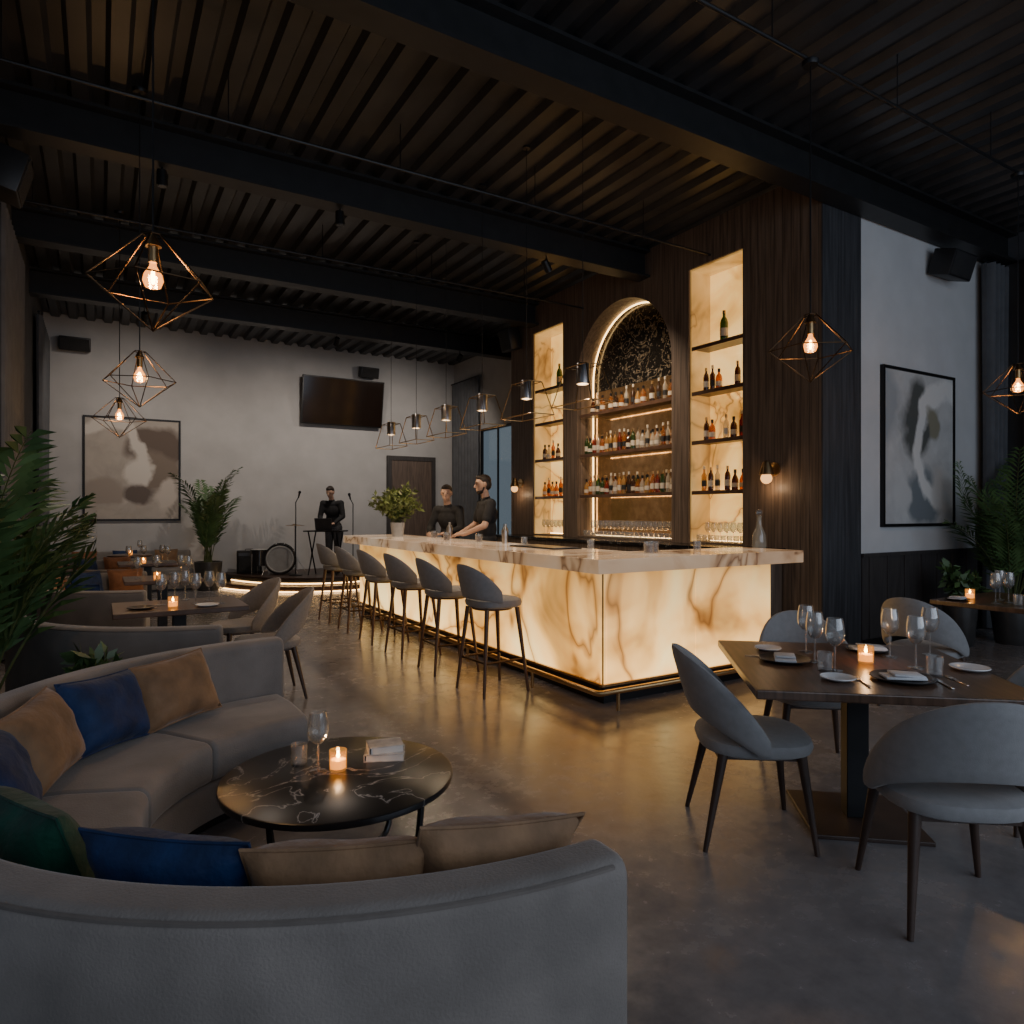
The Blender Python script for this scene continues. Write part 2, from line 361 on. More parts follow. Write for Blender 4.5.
# ------------------------------------------------------------------ setting
CZ=5.12; WT=5.3
struct(MB().bx(-1.05,10.35,-3,15.4,-.1,0).build('floor',M['floor']))
struct(MB().bx(3.96,6.0,4.85,9.9,0,.1).build('floor_bar',M['darkwall']))
prof=[]
x=-1.05
while x<10.3:
    prof+=[(x,CZ),(x+.12,CZ),(x+.155,CZ+.06),(x+.245,CZ+.06)]; x+=.28
prof.append((x,CZ))
cm=MB().grid(len(prof),2,lambda i,j:(prof[i][0],(-3,15.4)[j],prof[i][1])); cm.bx(-1.05,10.4,-3,15.4,5.32,5.4)
struct(cm.build('ceiling',M['deck'],smooth=False))
struct(MB().bx(-1.05,7.6,15.2,15.35,0,WT).build('wall_back',M['plaster']))
struct(MB().bx(-1.05,-.9,4.2,15.2,0,WT).build('wall_left',M['darkwall']))
w=MB()
for y in (-2.9,-.6,1.75,4.13): w.bx(-1.03,-.92,y-.06,y+.06,0,WT)
w.bx(-1.03,-.92,-3,4.19,0,.12); w.bx(-1.03,-.92,-3,4.19,3.3,3.4); w.bx(-1.03,-.92,-3,4.19,CZ-.25,WT)
struct(w.build('assumed_window_1',M['black'],smooth=False))  # assumed unseen window opening, added unglazed to let world light in
struct(MB().bx(10.2,10.35,-3,4.6,0,WT).build('wall_right',M['darkwall']))
struct(MB().bx(7.18,10.2,4.47,4.62,1.04,WT).build('wall_gallery',M['plaster2']))
w=MB().bx(7.18,10.2,4.44,4.62,0,1.02); w.bx(7.18,10.2,4.42,4.62,1.0,1.04)
xx=7.3
while xx<10.1: w.bx(xx,xx+.03,4.43,4.45,.1,1.0); xx+=.35
struct(w.build('trim_1',M['wains'],smooth=False))
struct(MB().bx(7.18,10.2,4.41,4.44,0,.09).build('baseboard_right',M['black'],smooth=False))
w=MB(); w.bx(7.5,7.6,10.8,12.3,0,WT); w.bx(7.5,7.6,13.8,15.2,0,WT); w.bx(7.5,7.6,12.3,13.8,0,.5); w.bx(7.5,7.6,12.3,13.8,3.4,WT)
struct(w.build('wall_alcove',M['plaster'],smooth=False))
w2=MB(); w2.bx(7.48,7.58,12.3,12.36,.5,3.4); w2.bx(7.48,7.58,13.74,13.8,.5,3.4); w2.bx(7.48,7.58,12.36,13.74,.5,.56); w2.bx(7.48,7.58,12.36,13.74,3.34,3.4); w2.bx(7.5,7.56,13.03,13.07,.56,3.34)
win=struct(w2.build('window_2',M['black'],smooth=False))
MB().bx(7.53,7.55,12.36,13.74,.56,3.34).build('pane',M['pane'],win)
# bar wall with niches
NR=(5.5,6.36); NL=(9.16,10.06); NT=4.62; AC=7.72; AR=1.05; AS=3.55; SILL=1.12; WX=6.5; WB=6.9
w=MB()
for a,b in ((4.47,NR[0]),(NR[1],AC-AR),(AC+AR,NL[0]),(NL[1],10.8)): w.bx(WX,WB,a,b,0,WT)
for a,b in (NR,NL): w.bx(WX,WB,a,b,0,SILL); w.bx(WX,WB,a,b,NT,WT)
w.bx(WX,WB,AC-AR,AC+AR,0,SILL)
n=28
for i in range(n):
    t0,t1=PI*i/n,PI*(i+1)/n
    y0,z0,y1,z1=AC+AR*math.cos(t0),AS+AR*math.sin(t0),AC+AR*math.cos(t1),AS+AR*math.sin(t1)
    bm=w.bm
    f=[bm.verts.new(p) for p in ((WX,y0,z0),(WX,y1,z1),(WX,y1,WT),(WX,y0,WT))]; g=[bm.verts.new((WB,v.co.y,v.co.z)) for v in f]
    bm.faces.new(f); bm.faces.new(g); bm.faces.new((f[0],f[1],g[1],g[0])); bm.faces.new((f[2],f[3],g[3],g[2]))
w.bx(WB,7.18,4.47,4.62,0,WT); w.bx(WB,7.5,10.68,10.8,0,WT)
struct(w.build('wall_bar',M['wood'],smooth=False))
k=2
struct(MB().bx(WX,7.18,4.455,4.47,0,WT).build('trim_%d'%k,M['slat'],smooth=False)); k+=1
for a,b in (NR,NL):
    struct(MB().bx(WB-.03,WB-.005,a+.002,b-.002,SILL,NT-.002).build('trim_%d'%k,M['onyxn'],smooth=False)); k+=1
    q=MB(); q.bx(WX+.03,WB-.03,a,a+.02,SILL,NT); q.bx(WX+.03,WB-.03,b-.02,b,SILL,NT); q.bx(WX+.03,WB-.03,a+.02,b-.02,NT-.02,NT)
    struct(q.build('trim_%d'%k,M['onyxl'],smooth=False)); k+=1
q=MB(); pts=[(AC-AR,SILL),(AC+AR,SILL)]+[(AC+AR*math.cos(PI*i/24),AS+AR*math.sin(PI*i/24)) for i in range(25)]
q.M=Matrix(((0,0,1,0),(1,0,0,0),(0,1,0,0),(0,0,0,1)))
q.prism([pts[0],pts[1]]+pts[2:],WB-.04,WB-.005)
struct(q.build('trim_%d'%k,M['arch'],smooth=False)); k+=1
struct(MB().bx(WB-.052,WB-.042,AC-AR+.03,AC+AR-.03,SILL,3.42).build('trim_%d'%k,M['mirror'],smooth=False)); k+=1
ar=AR-.02
strip=[(WB-.09,AC-ar,SILL+.05)]+[(WB-.09,AC-ar*math.cos(PI*i/30),AS+ar*math.sin(PI*i/30)) for i in range(31)]+[(WB-.09,AC+ar,SILL+.05)]
tag(MB().tube(strip,.011,6).build('light_strip',M['led']),'warm glowing light strip lining the arched niche behind the bar','light strip')
# beams
for i,(y,x1) in enumerate(((4.32,10.2),(7.2,WX),(10.0,WX),(12.4,7.5))):
    q=MB(); q.bx(-.9,x1,y-.12,y+.12,4.74,4.77); q.bx(-.9,x1,y-.012,y+.012,4.77,CZ-.03); q.bx(-.9,x1,y-.12,y+.12,CZ-.03,CZ)
    struct(q.build('trim_%d'%(k+i),M['beam'],smooth=False))
# conduits
for y,x1,lab in ((3.05,10.2,'thin black ceiling conduit carrying the right hand pendant lamps'),(6.0,WX,'thin black ceiling conduit between the two nearest beams left of bar'),(8.6,WX,'thin black ceiling conduit between second and third beams')):
    t=thing('ceiling_conduit',lab,'pipe',(0,y,4.7),0,'ceiling conduits')
    MB().cyl((-.9,0,0),(x1,0,0),.014,seg=8).build('pipe',M['black'],t)
    for j in range(int(x1/1.5)+1): MB().cyl((-.6+j*1.5,0,.0),(-.6+j*1.5,0,CZ-4.7),.005,seg=6).build('hanger',M['black'],t)
# door
dr=struct(MB().bx(5.84,6.86,15.14,15.2,0,2.72).build('door_1',M['door'],smooth=False))
q=MB(); q.bx(5.74,5.84,15.12,15.2,0,2.82); q.bx(6.86,6.96,15.12,15.2,0,2.82); q.bx(5.84,6.86,15.12,15.2,2.72,2.82); q.build('door_frame',M['wains'],dr,smooth=False)
q=MB(); q.cyl((5.95,15.14,1.05),(5.95,15.06,1.05),.012); q.cyl((5.95,15.07,1.05),(6.09,15.07,1.05),.011); q.build('door_handle',M['steel'],dr)
struct(MB().bx(-.9,5.74,15.18,15.2,0,.1).build('baseboard_back',M['wains'],smooth=False))
# curtains
def curtain(label,x0,y0,x1,y1,z1,period=.15,amp=.045):
    L=math.hypot(x1-x0,y1-y0); ux,uy=(x1-x0)/L,(y1-y0)/L; n=int(L/period*12)
    def f(i,j):
        s=L*i/n; a=amp*math.sin(2*PI*s/period+.6*math.sin(s*5))*(1-.25*(j==1)); return (x0+ux*s-uy*a,y0+uy*s+ux*a,(.02,z1*.5,z1)[j])
    t=thing('curtain',label,'curtain',(0,0,0),0,'curtains')
    MB().grid(n+1,3,f).build('drape',M['curtain'],t)
    MB().cyl((x0-ux*.05,y0-uy*.05,z1+.02),(x1+ux*.05,y1+uy*.05,z1+.02),.018,seg=8).build('rod',M['black'],t)
curtain('dark grey floor length curtain in the far right corner by the door',7.4,13.75,7.4,15.1,4.6)
curtain('dark grey pleated curtain at right end of the white gallery wall',9.66,4.32,10.12,4.32,4.68,.115,.075)
curtain('dark grey floor length curtain on the right wall behind the palm',10.06,2.7,10.06,4.1,4.68,.16,.07)
curtain('dark grey floor length curtain on left wall nearest the back corner',-.82,12.95,-.82,15.0,4.6)
curtain('dark grey floor length curtain on left wall beyond the nearest palm',-.84,8.4,-.84,10.6,4.6,.15,.035)

# ------------------------------------------------------------------ bar
bar=thing('bar_counter','L-shaped bar front of glowing backlit onyx panels','bar',(0,0,0))
q=MB(); q.bx(3.37,3.9,4.2,9.95,.15,1.04); q.bx(3.9,5.3,4.2,4.6,.15,1.04); q.build('bar_body',M['blackp'],bar,smooth=False)
q=MB(); q.bx(3.375,3.85,4.205,9.93,0,.15); q.bx(3.85,5.28,4.205,4.55,0,.15); q.build('plinth',M['black'],bar,smooth=False)
n=5; y0,y1=4.163,9.95
for i in range(n):
    a=y0+(y1-y0)*i/n; b=y0+(y1-y0)*(i+1)/n
    MB().bx(3.335,3.368,a+(.003 if i else 0),b-.003,.165,1.038).build('onyx_panel',M['onyx'],bar,smooth=False)
for i in range(2):
    a=3.37+(5.3-3.37)*i/2; b=3.37+(5.3-3.37)*(i+1)/2
    MB().bx(a+.003,b-.003,4.163,4.197,.165,1.038).build('onyx_panel',M['onyx'],bar,smooth=False)
q=MB(); q.bx(3.315,3.4,4.145,9.95,.145,.163); q.bx(3.4,5.3,4.145,4.24,.145,.163); q.bx(3.328,3.337,4.158,4.167,.163,1.04); q.build('brass_trim',M['brass2'],bar,smooth=False)
rail=MB().tube([(3.16,9.9,.15),(3.16,4.04,.15),(3.17,4.01,.15),(3.20,4.00,.15),(5.25,4.00,.15)],.022,10).build('foot_rail',M['brass'],bar)
for yy in (4.9,6.1,7.3,8.5,9.7): MB().cyl((3.16,yy,0),(3.16,yy,.14),.014).build('rail_post',M['brass'],rail)
for xx in (3.35,4.3,5.15): MB().cyl((xx,4.00,0),(xx,4.00,.14),.014).build('rail_post',M['brass'],rail)
ct=MB().prism([(3.13,3.96),(5.5,3.96),(5.5,4.66),(4.03,4.66),(4.03,10.1),(3.13,10.1)],1.04,1.15).build('countertop',M['counter'],bev=.008)
tag(ct,'thick veined onyx countertop running around the glowing bar','countertop')
CT=1.15
bc=thing('back_counter','low dark back counter under the bottle shelves','counter',(0,0,0))
MB().bx(6.03,6.49,4.95,10.6,0,1.06).build('cabinet_body',M['wood'],bc,smooth=False)
MB().bx(5.98,6.495,4.9,10.65,1.06,1.1).build('top',M['ctop'],bc,smooth=False,bev=.004)
# shelves
ZS=(3.62,3.04,2.41,1.77)
def shelf(y0,y1,z,label):
    t=thing('shelf',label,'shelf',(0,0,z),0,'bottle shelves behind the bar')
    MB().bx(WX+.05,WB-.06,y0,y1,-.03,0).build('board',M['darkwood'],t,smooth=False)
    MB().bx(WX+.03,WX+.05,y0,y1,-.048,0).build('front_lip',M['stoolwood'],t,smooth=False)
    MB().bx(WX+.052,WX+.064,y0+.03,y1-.03,-.037,-.03).build('light_strip',M['ledf'],t,smooth=False)  # front strip added to throw light onto the bottles
    MB().bx(WB-.075,WB-.062,y0+.03,y1-.03,.0,.008).build('light_strip',M['ledf'],t,smooth=False)
hn=('top','second','third','bottom')
for i,z in enumerate(ZS):
    shelf(NR[0]+.02,NR[1]-.02,z,hn[i]+' shelf of the tall right hand bottle niche')
    shelf(NL[0]+.02,NL[1]-.02,z,hn[i]+' shelf of the tall left hand bottle niche')
    if i: shelf(AC-AR+.035,AC+AR-.035,z,('','top','middle','bottom')[i]+' shelf inside the wide arched niche')
for yc,hw,lab in ((AC,AR-.05,'added warm light strip along the foot of the arched niche'),(5.93,.38,'added warm light strip along the foot of the right niche'),(9.61,.4,'added warm light strip along the foot of the left niche')):  # strips added to brighten the rows of glasses
    t=thing('added_led_bar',lab,'light strip',(0,yc,SILL),0,'added light strips under the glassware')
    MB().bx(WB-.09,WB-.06,-hw,hw,0,.006).build('brass_channel',M['brass'],t,smooth=False)
    MB().bx(WB-.085,WB-.065,-hw+.02,hw-.02,.006,.014).build('light_strip',M['ledf'],t,smooth=False)
# bottles
BP={0:[(0,0),(.036,0),(.038,.01),(.038,.18),(.03,.215),(.014,.24),(.013,.29),(0,.29)],
    1:[(0,0),(.042,0),(.044,.01),(.044,.14),(.036,.175),(.015,.2),(.015,.25),(0,.25)],
    2:[(0,0),(.032,0),(.034,.01),(.036,.2),(.02,.225),(.013,.25),(.013,.31),(0,.31)],
    3:[(0,0),(.042,0),(.045,.02),(.045,.12),(.03,.16),(.015,.19),(.015,.24),(0,.24)]}
def mk_bottle(shape,colr,big):
    def fn():
        t=thing('bottle','', 'bottle',(0,0,0),0,'liquor bottles behind the bar')
        s=1.32 if big else 1.0
        pr=[(r*(s if big else .95),z*s) for r,z in BP[shape]]
        MB().lathe(pr,seg=14).build('body',BG[colr],t)
        h=pr[-1][1]; r=pr[-2][0]
        MB().lathe([(0,h-.03),(r+.003,h-.03),(r+.003,h+.012),(0,h+.012)],seg=12).build('cap',(M['brass'],M['black'],M['paper'],M['black'])[shape],t)
        rr=pr[2][0]+.0012; zz=pr[3][1]
        MB().lathe([(rr,zz*.3),(rr,zz*.72)],seg=14).build('paper_label',M['paper'] if shape!=2 else M['paper2'],t)
        return t
    return Maker(fn)
BM={}
def bottle(x,y,z,shape,colr,label,big=False):
    key=(shape,colr,big)
    if key not in BM: BM[key]=mk_bottle(*key)
    return BM[key]((x,y,z),rnd.uniform(0,6),label)
def row(ys,x,z,where,cols):
    for i,y in enumerate(sorted(ys,reverse=True)):
        c=cols[i%len(cols)] if cols else rnd.choice(['amber','amber','dark brown','clear','clear','golden','golden','red','green'])
        bottle(x+rnd.uniform(-.008,.008),y,z,rnd.randrange(4),c,'%s bottle, %s from the left %s'%(c,ORD[i],where))
bottle(6.67,5.93,ZS[0],0,'green','large green bottle alone on top shelf of right niche',True)
row([6.2,6.1,6.0,5.7],6.65,ZS[1],'on second shelf of right niche',['dark brown','dark brown','amber','dark brown'])
row([6.2,6.1,5.88,5.76,5.64],6.65,ZS[2],'on third shelf of right niche',['dark brown','amber','clear','dark brown','red'])
row([6.24,6.13,6.02,5.86,5.74,5.62],6.65,ZS[3],'on bottom shelf of right niche',['golden','dark brown','clear','dark brown','dark brown','amber'])
bottle(6.67,9.5,ZS[0],0,'green','large green bottle alone on top shelf of left niche',True)
row([9.9,9.78,9.66,9.5],6.65,ZS[2],'on third shelf of left niche',['dark brown','clear','amber','dark brown'])
row([9.9,9.79,9.68,9.57,9.42],6.65,ZS[3],'on bottom shelf of left niche',None)
row([8.55,8.42,8.3,8.1,7.98,7.86,7.74,7.6,7.5,7.37,7.2,7.06,6.93,6.82],6.64,ZS[1],'on top shelf of arched niche',['dark brown','clear','amber','amber','dark brown','amber','clear','dark brown','golden','amber','dark brown'])
for z,nm in ((ZS[2],'middle'),(ZS[3],'lower')):
    row([AC-.96+i*1.92/19 for i in range(20)],6.62,z,'in front row on %s shelf of arch'%nm,None)
    row([AC-.91+i*1.82/18 for i in range(19)],6.74,z,'in back row on %s shelf of arch'%nm,None)
# glassware
def mk_tumbler():
    t=MB().lathe([(0,.0),(.03,0),(.033,.004),(.036,.09),(.034,.09),(.031,.012),(0,.012)],seg=16).build('tumbler',M['glass'])
    return tag(t,'','glass','tumblers')
tumbler=Maker(mk_tumbler)
def mk_wine():
    t=thing('wine_glass','','glass',(0,0,0),0,'wine glasses')
    MB().lathe([(0,0),(.036,0),(.036,.003),(.006,.008),(0,.008)],seg=18).build('foot',M['glass'],t)
    MB().cyl((0,0,.006),(0,0,.118),.0042,seg=8).build('stem',M['glass'],t)
    MB().lathe([(0,.115),(.02,.122),(.039,.147),(.044,.175),(.041,.21),(.034,.25),(.0328,.25),(.039,.21),(.042,.175),(.037,.149),(.018,.125),(0,.12)],seg=20).build('bowl',M['glass'],t)
    return t
wine=Maker(mk_wine)
def mk_candle():
    t=thing('candle_holder','','candle',(0,0,0),0,'lit candles')
    MB().lathe([(0,0),(.032,0),(.036,.006),(.037,.085),(.034,.085),(.033,.01),(0,.01)],seg=18).build('glass_cup',M['cup'],t)
    MB().lathe([(0,.011),(.032,.011),(.032,.045),(0,.047)],seg=16).build('wax',M['wax'],t)
    MB().lathe([(0,.049),(.006,.054),(.008,.062),(.004,.075),(0,.083)],seg=10).build('flame',M['flame'],t)
    return t
candle=Maker(mk_candle)
for i in range(20):
    tumbler((6.6,AC+.96-i*1.92/19,SILL),0,'%s tumbler from the left in the front row under the arch'%ORD[i])
for i in range(19):
    wine((6.72,AC+.92-i*1.84/18,SILL),0,'%s stemmed glass from the left in back row under the arch'%ORD[i])
for i in range(8):
    tumbler((6.6,6.28-i*.1,SILL),0,'%s tumbler from the left at the foot of right niche'%ORD[i])
    if i<7: wine((6.72,6.24-i*.104,SILL),0,'%s stemmed glass from the left at the foot of right niche'%ORD[i])
for i in range(6): wine((6.65,9.93-i*.12,SILL),0,'%s stemmed glass from the left at the foot of left niche'%ORD[i])
# things on the bar
dec=thing('decanter','clear glass decanter with round stopper near the right end of bar','bottle',(6.2,5.02,1.1))
MB().lathe([(0,0),(.07,0),(.078,.025),(.072,.15),(.03,.25),(.024,.34),(.034,.36),(0,.36)],seg=18).build('body',BG['clear'],dec)
MB().sph((0,0,.395),.036).build('stopper',M['glass'],dec)
def cocktail(x,y,z,label):
    t=thing('cocktail_glass',label,'glass',(x,y,z),0,'filled glasses on the bar')
    MB().lathe([(0,0),(.036,0),(.04,.004),(.044,.1),(.042,.1),(.037,.012),(0,.012)],seg=16).build('glass',M['glass'],t)
    MB().lathe([(0,.013),(.036,.013),(.040,.07),(0,.07)],seg=14).build('drink',M['liq'],t)
cocktail(3.93,4.3,CT,'dark drink in a tumbler on the bar near the front corner')
cocktail(4.06,4.38,CT,'second dark drink beside the one near the bar corner')
cocktail(3.72,6.9,CT,'short red drink on bar before the man in profile')
cocktail(3.8,8.3,CT,'short red drink on the bar between the two bartenders')
cocktail(3.6,7.5,CT,'short red drink at the outer bar edge near bearded man')
def shaker(x,y,label):
    t=thing('cocktail_shaker',label,'shaker',(x,y,CT),0,'steel shakers on the bar')
    MB().lathe([(0,0),(.032,0),(.04,.13),(.04,.14),(0,.14)],seg=18).build('tin',M['steel'],t)
    MB().lathe([(0,.14),(.038,.14),(.03,.17),(.017,.185),(.017,.215),(0,.22)],seg=18).build('lid',M['steel'],t)
shaker(3.86,6.55,'steel cocktail shaker nearest the drip tray'); shaker(3.88,8.0,'steel cocktail shaker standing before the bearded bartender')
for x,y,l in ((3.8,6.05,'tumbler between the steel shaker and the drip tray'),(3.9,5.05,'tumbler on the inner bar edge near the corner'),(4.6,4.4,'empty tumbler on the short side of the bar')): tumbler((x,y,CT),0,l)
q=thing('drip_tray','black rubber drip tray lying on the bar top','tray',(3.75,5.6,CT))
MB().bx(-.16,.16,-.4,.4,0,.012,.004).build('tray',M['black'],q,smooth=False)
q2=MB().bx(-.14,.14,-.36,.36,.012,.015)
q2.build('grate',M['steel'],q,smooth=False)

# ------------------------------------------------------------------ upholstery helpers
def sg(v,p): return math.copysign(abs(v)**p,v)
def pad(mb,rx,ry,z0,z1,p=.6,seg=28,cx=0):
    h=z1-z0
    rings=[(.0,z0),(.86,z0),(.97,z0+h*.18),(1,z0+h*.5),(.97,z0+h*.78),(.86,z0+h*.94),(.5,z1),(.0,z1)]
    V=[]
    for s,z in rings:
        if s==0: V.append([mb.bm.verts.new((cx,0,z))]); continue
        V.append([mb.bm.verts.new((cx+rx*s*sg(math.cos(2*PI*k/seg),p),ry*s*sg(math.sin(2*PI*k/seg),p),z)) for k in range(seg)])
    for a,b in zip(V,V[1:]):
        for k in range(seg):
            k2=(k+1)%seg
            if len(a)==1: mb.bm.faces.new((a[0],b[k],b[k2]))
            elif len(b)==1: mb.bm.faces.new((a[k],a[k2],b[0]))
            else: mb.bm.faces.new((a[k],a[k2],b[k2],b[k]))
    return mb
def shell(mb,rx,ry,half,zb,zt,th,lean,n=36,m=14,cx=0):
    def f(i,j):
        t=-1+2*i/(n-1); a=PI+half*t; b=2*PI*j/m
        lo,hi=zb(abs(t)),zt(abs(t)); mid,hz=(lo+hi)/2,(hi-lo)/2
        z=mid+hz*sg(math.sin(b),.55); e=th/2*sg(math.cos(b),.7)
        ln=lean*(z-lo)*max(0,-math.cos(a))
        return (cx+(rx+e)*math.cos(a)-ln,(ry+e)*math.sin(a),z)
    return mb.grid(n,m,f,cv=True,caps=True)
def mk_stool():
    t=thing('bar_stool','','stool',(0,0,0),0,'bar stools')
    pad(MB(),.22,.225,.705,.785,.72,cx=.03).build('seat',M['chair'],t)
    shell(MB(),.215,.235,R(80),lambda t:.785-.03*t**2,lambda t:1.075-.22*t**2.2,.034,.26).build('backrest',M['chair'],t)
    for sx in (-1,1):
        for sy in (-1,1): MB().cyl((.02+sx*.15,sy*.15,.70),(.02+sx*.22,sy*.215,0),.020,.012,10).build('leg',M['stoolwood'],t)
    k=.185
    q=MB()
    for a,b in (((-k,-k),(k,-k)),((k,-k),(k,k)),((k,k),(-k,k)),((-k,k),(-k,-k))): q.cyl((a[0]+.02,a[1],.27),(b[0]+.02,b[1],.27),.010,seg=8)
    q.build('footrest',M['bronze'],t)
    MB().lathe([(0,.685),(.17,.685),(.18,.705),(0,.705)],(.02,0,0),seg=20).build('seat_base',M['stoolwood'],t)
    return t
stool=Maker(mk_stool)
SL=['nearest grey bar stool, closest to the glowing bar corner','second grey bar stool from the glowing bar corner','third grey bar stool from the glowing bar corner','fourth grey bar stool from the glowing bar corner','fifth grey bar stool from the glowing bar corner','farthest grey bar stool, nearest the far end of the bar']
for i in range(6): stool((2.82,5.03+i*.86,0),R((4,-3,2,0,-2,3)[i]),SL[i])
def mk_dining(fab,group):
    def fn():
        t=thing('dining_chair','','chair',(0,0,0),0,group)
        pad(MB(),.255,.25,.405,.485,.7,cx=.02).build('seat',fab,t)
        shell(MB(),.25,.275,R(96),lambda t:.565-.13*min(1,t*1.1)**2,lambda t:.87-.36*t**2.1,.04,.30).build('backrest',fab,t)
        for sx in (-1,1):
            for sy in (-1,1): MB().cyl((.02+sx*.17,sy*.18,.415),(.0+sx*.24,sy*.235,0),.023,.011,12).build('leg',M['darkwood'],t)
        MB().bx(-.17,.21,-.18,.18,.39,.41).build('seat_frame',M['darkwood'],t,smooth=False)
        return t
    return Maker(fn)
chair=mk_dining(M['chair'],'grey dining chairs on the right')
chair2=mk_dining(M['chair2'],'pale dining chairs on the left')
chair((2.62,2.19,0),R(-36),'grey dining chair seen side-on at left of the nearest table')
chair((2.76,1.37,0),R(52),'grey dining chair nearest the camera, turned back-on')
chair((3.60,2.55,0),R(-128),'grey dining chair behind the nearest table facing the camera')
chair((3.95,1.55,0),R(145),'grey dining chair cut off by the right frame edge at nearest table')
chair((5.42,2.85,0),R(5),'grey dining chair beside the second table under the right pendant')
chair((6.5,1.75,0),R(92),'grey dining chair at the near side of the second table')

# ------------------------------------------------------------------ tables
def ped_table(label,x,y,rz,L,W,base=.52,group='wooden pedestal tables',rnd_top=False):
    t=thing('dining_table',label,'table',(x,y,0),rz,group)
    if rnd_top: MB().lathe([(0,.71),(L/2-.01,.71),(L/2,.72),(L/2,.745),(L/2-.006,.75),(0,.75)],seg=40).build('tabletop',M['tablewood'],t)
    else: MB().bx(-L/2,L/2,-W/2,W/2,.71,.75,.006).build('tabletop',M['tablewood'],t,smooth=False)
    MB().bx(-.05,.05,-.05,.05,.02,.71,.004).build('post',M['black'],t,smooth=False)
    MB().bx(-base/2,base/2,-base/2,base/2,0,.02,.004).build('base_plate',M['darkwood'],t,smooth=False)
    MB().bx(-.2,.2,-.2,.2,.69,.71).build('top_bracket',M['black'],t,smooth=False)
    return t
TX,TY=3.17,2.0
ped_table('nearest square walnut table with black pedestal and place settings',TX,TY,R(50),1.14,1.14)
ped_table('second walnut table at the right under the hanging lamp',6.65,2.62,0,1.1,1.1)
TZ=.75
def on(u,v): 
    a=P(u,v,TZ); return (a[0],a[1],TZ)
for u,v,l in ((815,662,'wine glass at back left of the nearest table'),(835,671,'wine glass right of the tumbler on the nearest table'),(890,657,'wine glass right of the candle on the nearest table'),(916,668,'wine glass near the black plate on the nearest table'),(806,652,'wine glass farthest back on the nearest table'),(930,655,'wine glass at far right of the nearest table')):
    wine(on(u,v),0,l)
for u,v,l in ((825,671,'tumbler between two wine glasses left on the nearest table'),(935,676,'tumbler at the right on the nearest table')):
    tumbler(on(u,v),0,l)
candle(on(866,663),0,'glowing candle in amber glass on the nearest dining table')
def plate(loc,r,m,label,grp='plates on the nearest table'):
    o=MB().lathe([(0,0),(r*.6,0),(r*.95,.010),(r,.014),(r*.98,.017),(r*.62,.006),(0,.006)],seg=32).build('plate',m,loc=loc); tag(o,label,'plate',grp)
def napkin(loc,rz,label):
    t=thing('napkin',label,'napkin',loc,rz,'folded napkins')
    MB().box((0,0,.006),(.17,.10,.012),None,.004).build('lower_fold',M['napkin'],t)
    MB().box((.015,0,.017),(.13,.097,.010),Matrix.Rotation(.05,4,'Y'),.004).build('upper_fold',M['napkin'],t)
pl1=on(903,680); plate(pl1,.135,M['slate'],'black plate under a napkin, front of nearest table'); napkin((pl1[0],pl1[1],pl1[2]+.009),R(-40),'white napkin on the front black plate')
pl2=on(785,661); plate(pl2,.125,M['slate'],'black plate under a napkin, left corner of nearest table'); napkin((pl2[0],pl2[1],pl2[2]+.009),R(40),'white napkin on the left black plate')
plate(on(838,680),.075,M['plate'],'small white plate left of the front black plate')
plate(on(970,670),.085,M['plate'],'small white plate at right side of the nearest table')
plate(on(768,650),.07,M['plate'],'small white plate at far left corner of the nearest table')
pl3=on(868,651); plate(pl3,.11,M['slate'],'black plate behind the candle on nearest table'); napkin((pl3[0],pl3[1],pl3[2]+.009),R(-40),'white napkin on the black plate behind the candle')
def fork(loc,rz,label):
    t=thing('fork',label,'fork',loc,rz,'cutlery on the nearest table')
    MB().box((0,-.04,.004),(.010,.12,.004),None,.0015).build('handle',M['steel'],t)
    q=MB().box((0,.032,.004),(.022,.03,.003))
    for s in (-.0085,-.003,.003,.0085): q.box((s,.065,.005),(.003,.045,.003))
    q.build('tines',M['steel'],t,smooth=False)
def knife(loc,rz,label):
    t=thing('knife',label,'knife',loc,rz,'cutlery on the nearest table')
    MB().box((0,-.055,.004),(.013,.09,.006),None,.002).build('handle',M['steel'],t)
    MB().prism([(-.007,-.01),(.007,-.01),(.009,.06),(.004,.1),(-.007,.105)],.002,.005).build('blade',M['steel'],t,smooth=False)
fork(on(862,682),R(-40),'fork left of the front black plate'); knife(on(943,684),R(-42),'knife right of the front black plate')
fork(on(956,681),R(-38),'fork at far right of the front black plate'); knife(on(766,657),R(45),'knife at the left corner of nearest table')
for x,y,l in ((6.3,2.75,'wine glass at left on the second table'),(6.45,2.5,'wine glass at front on the second table'),(6.6,2.85,'wine glass at back on the second table'),(6.2,2.4,'wine glass at the near corner of second table'),(6.45,2.72,'wine glass in the middle of the second table'),(6.22,2.2,'wine glass at near right corner of second table')): wine((x,y,TZ),0,l)
tumbler((6.28,2.58,TZ),0,'tumbler beside a wine glass on the second table'); tumbler((6.33,2.2,TZ),0,'tumbler near the white plate on the second table')
candle((6.42,3.0,TZ),0,'lit candle on the second table at right')
plate((6.5,2.3,TZ),.1,M['plate'],'white plate on the second table at right','plates'); plate((6.25,3.02,TZ),.1,M['slate'],'black plate at left corner of the second table','plates'); plate((6.9,2.6,TZ),.11,M['slate'],'black plate at far side of the second table','plates')
napkin((6.25,3.02,TZ+.009),R(10),'white napkin on the black plate of second table')
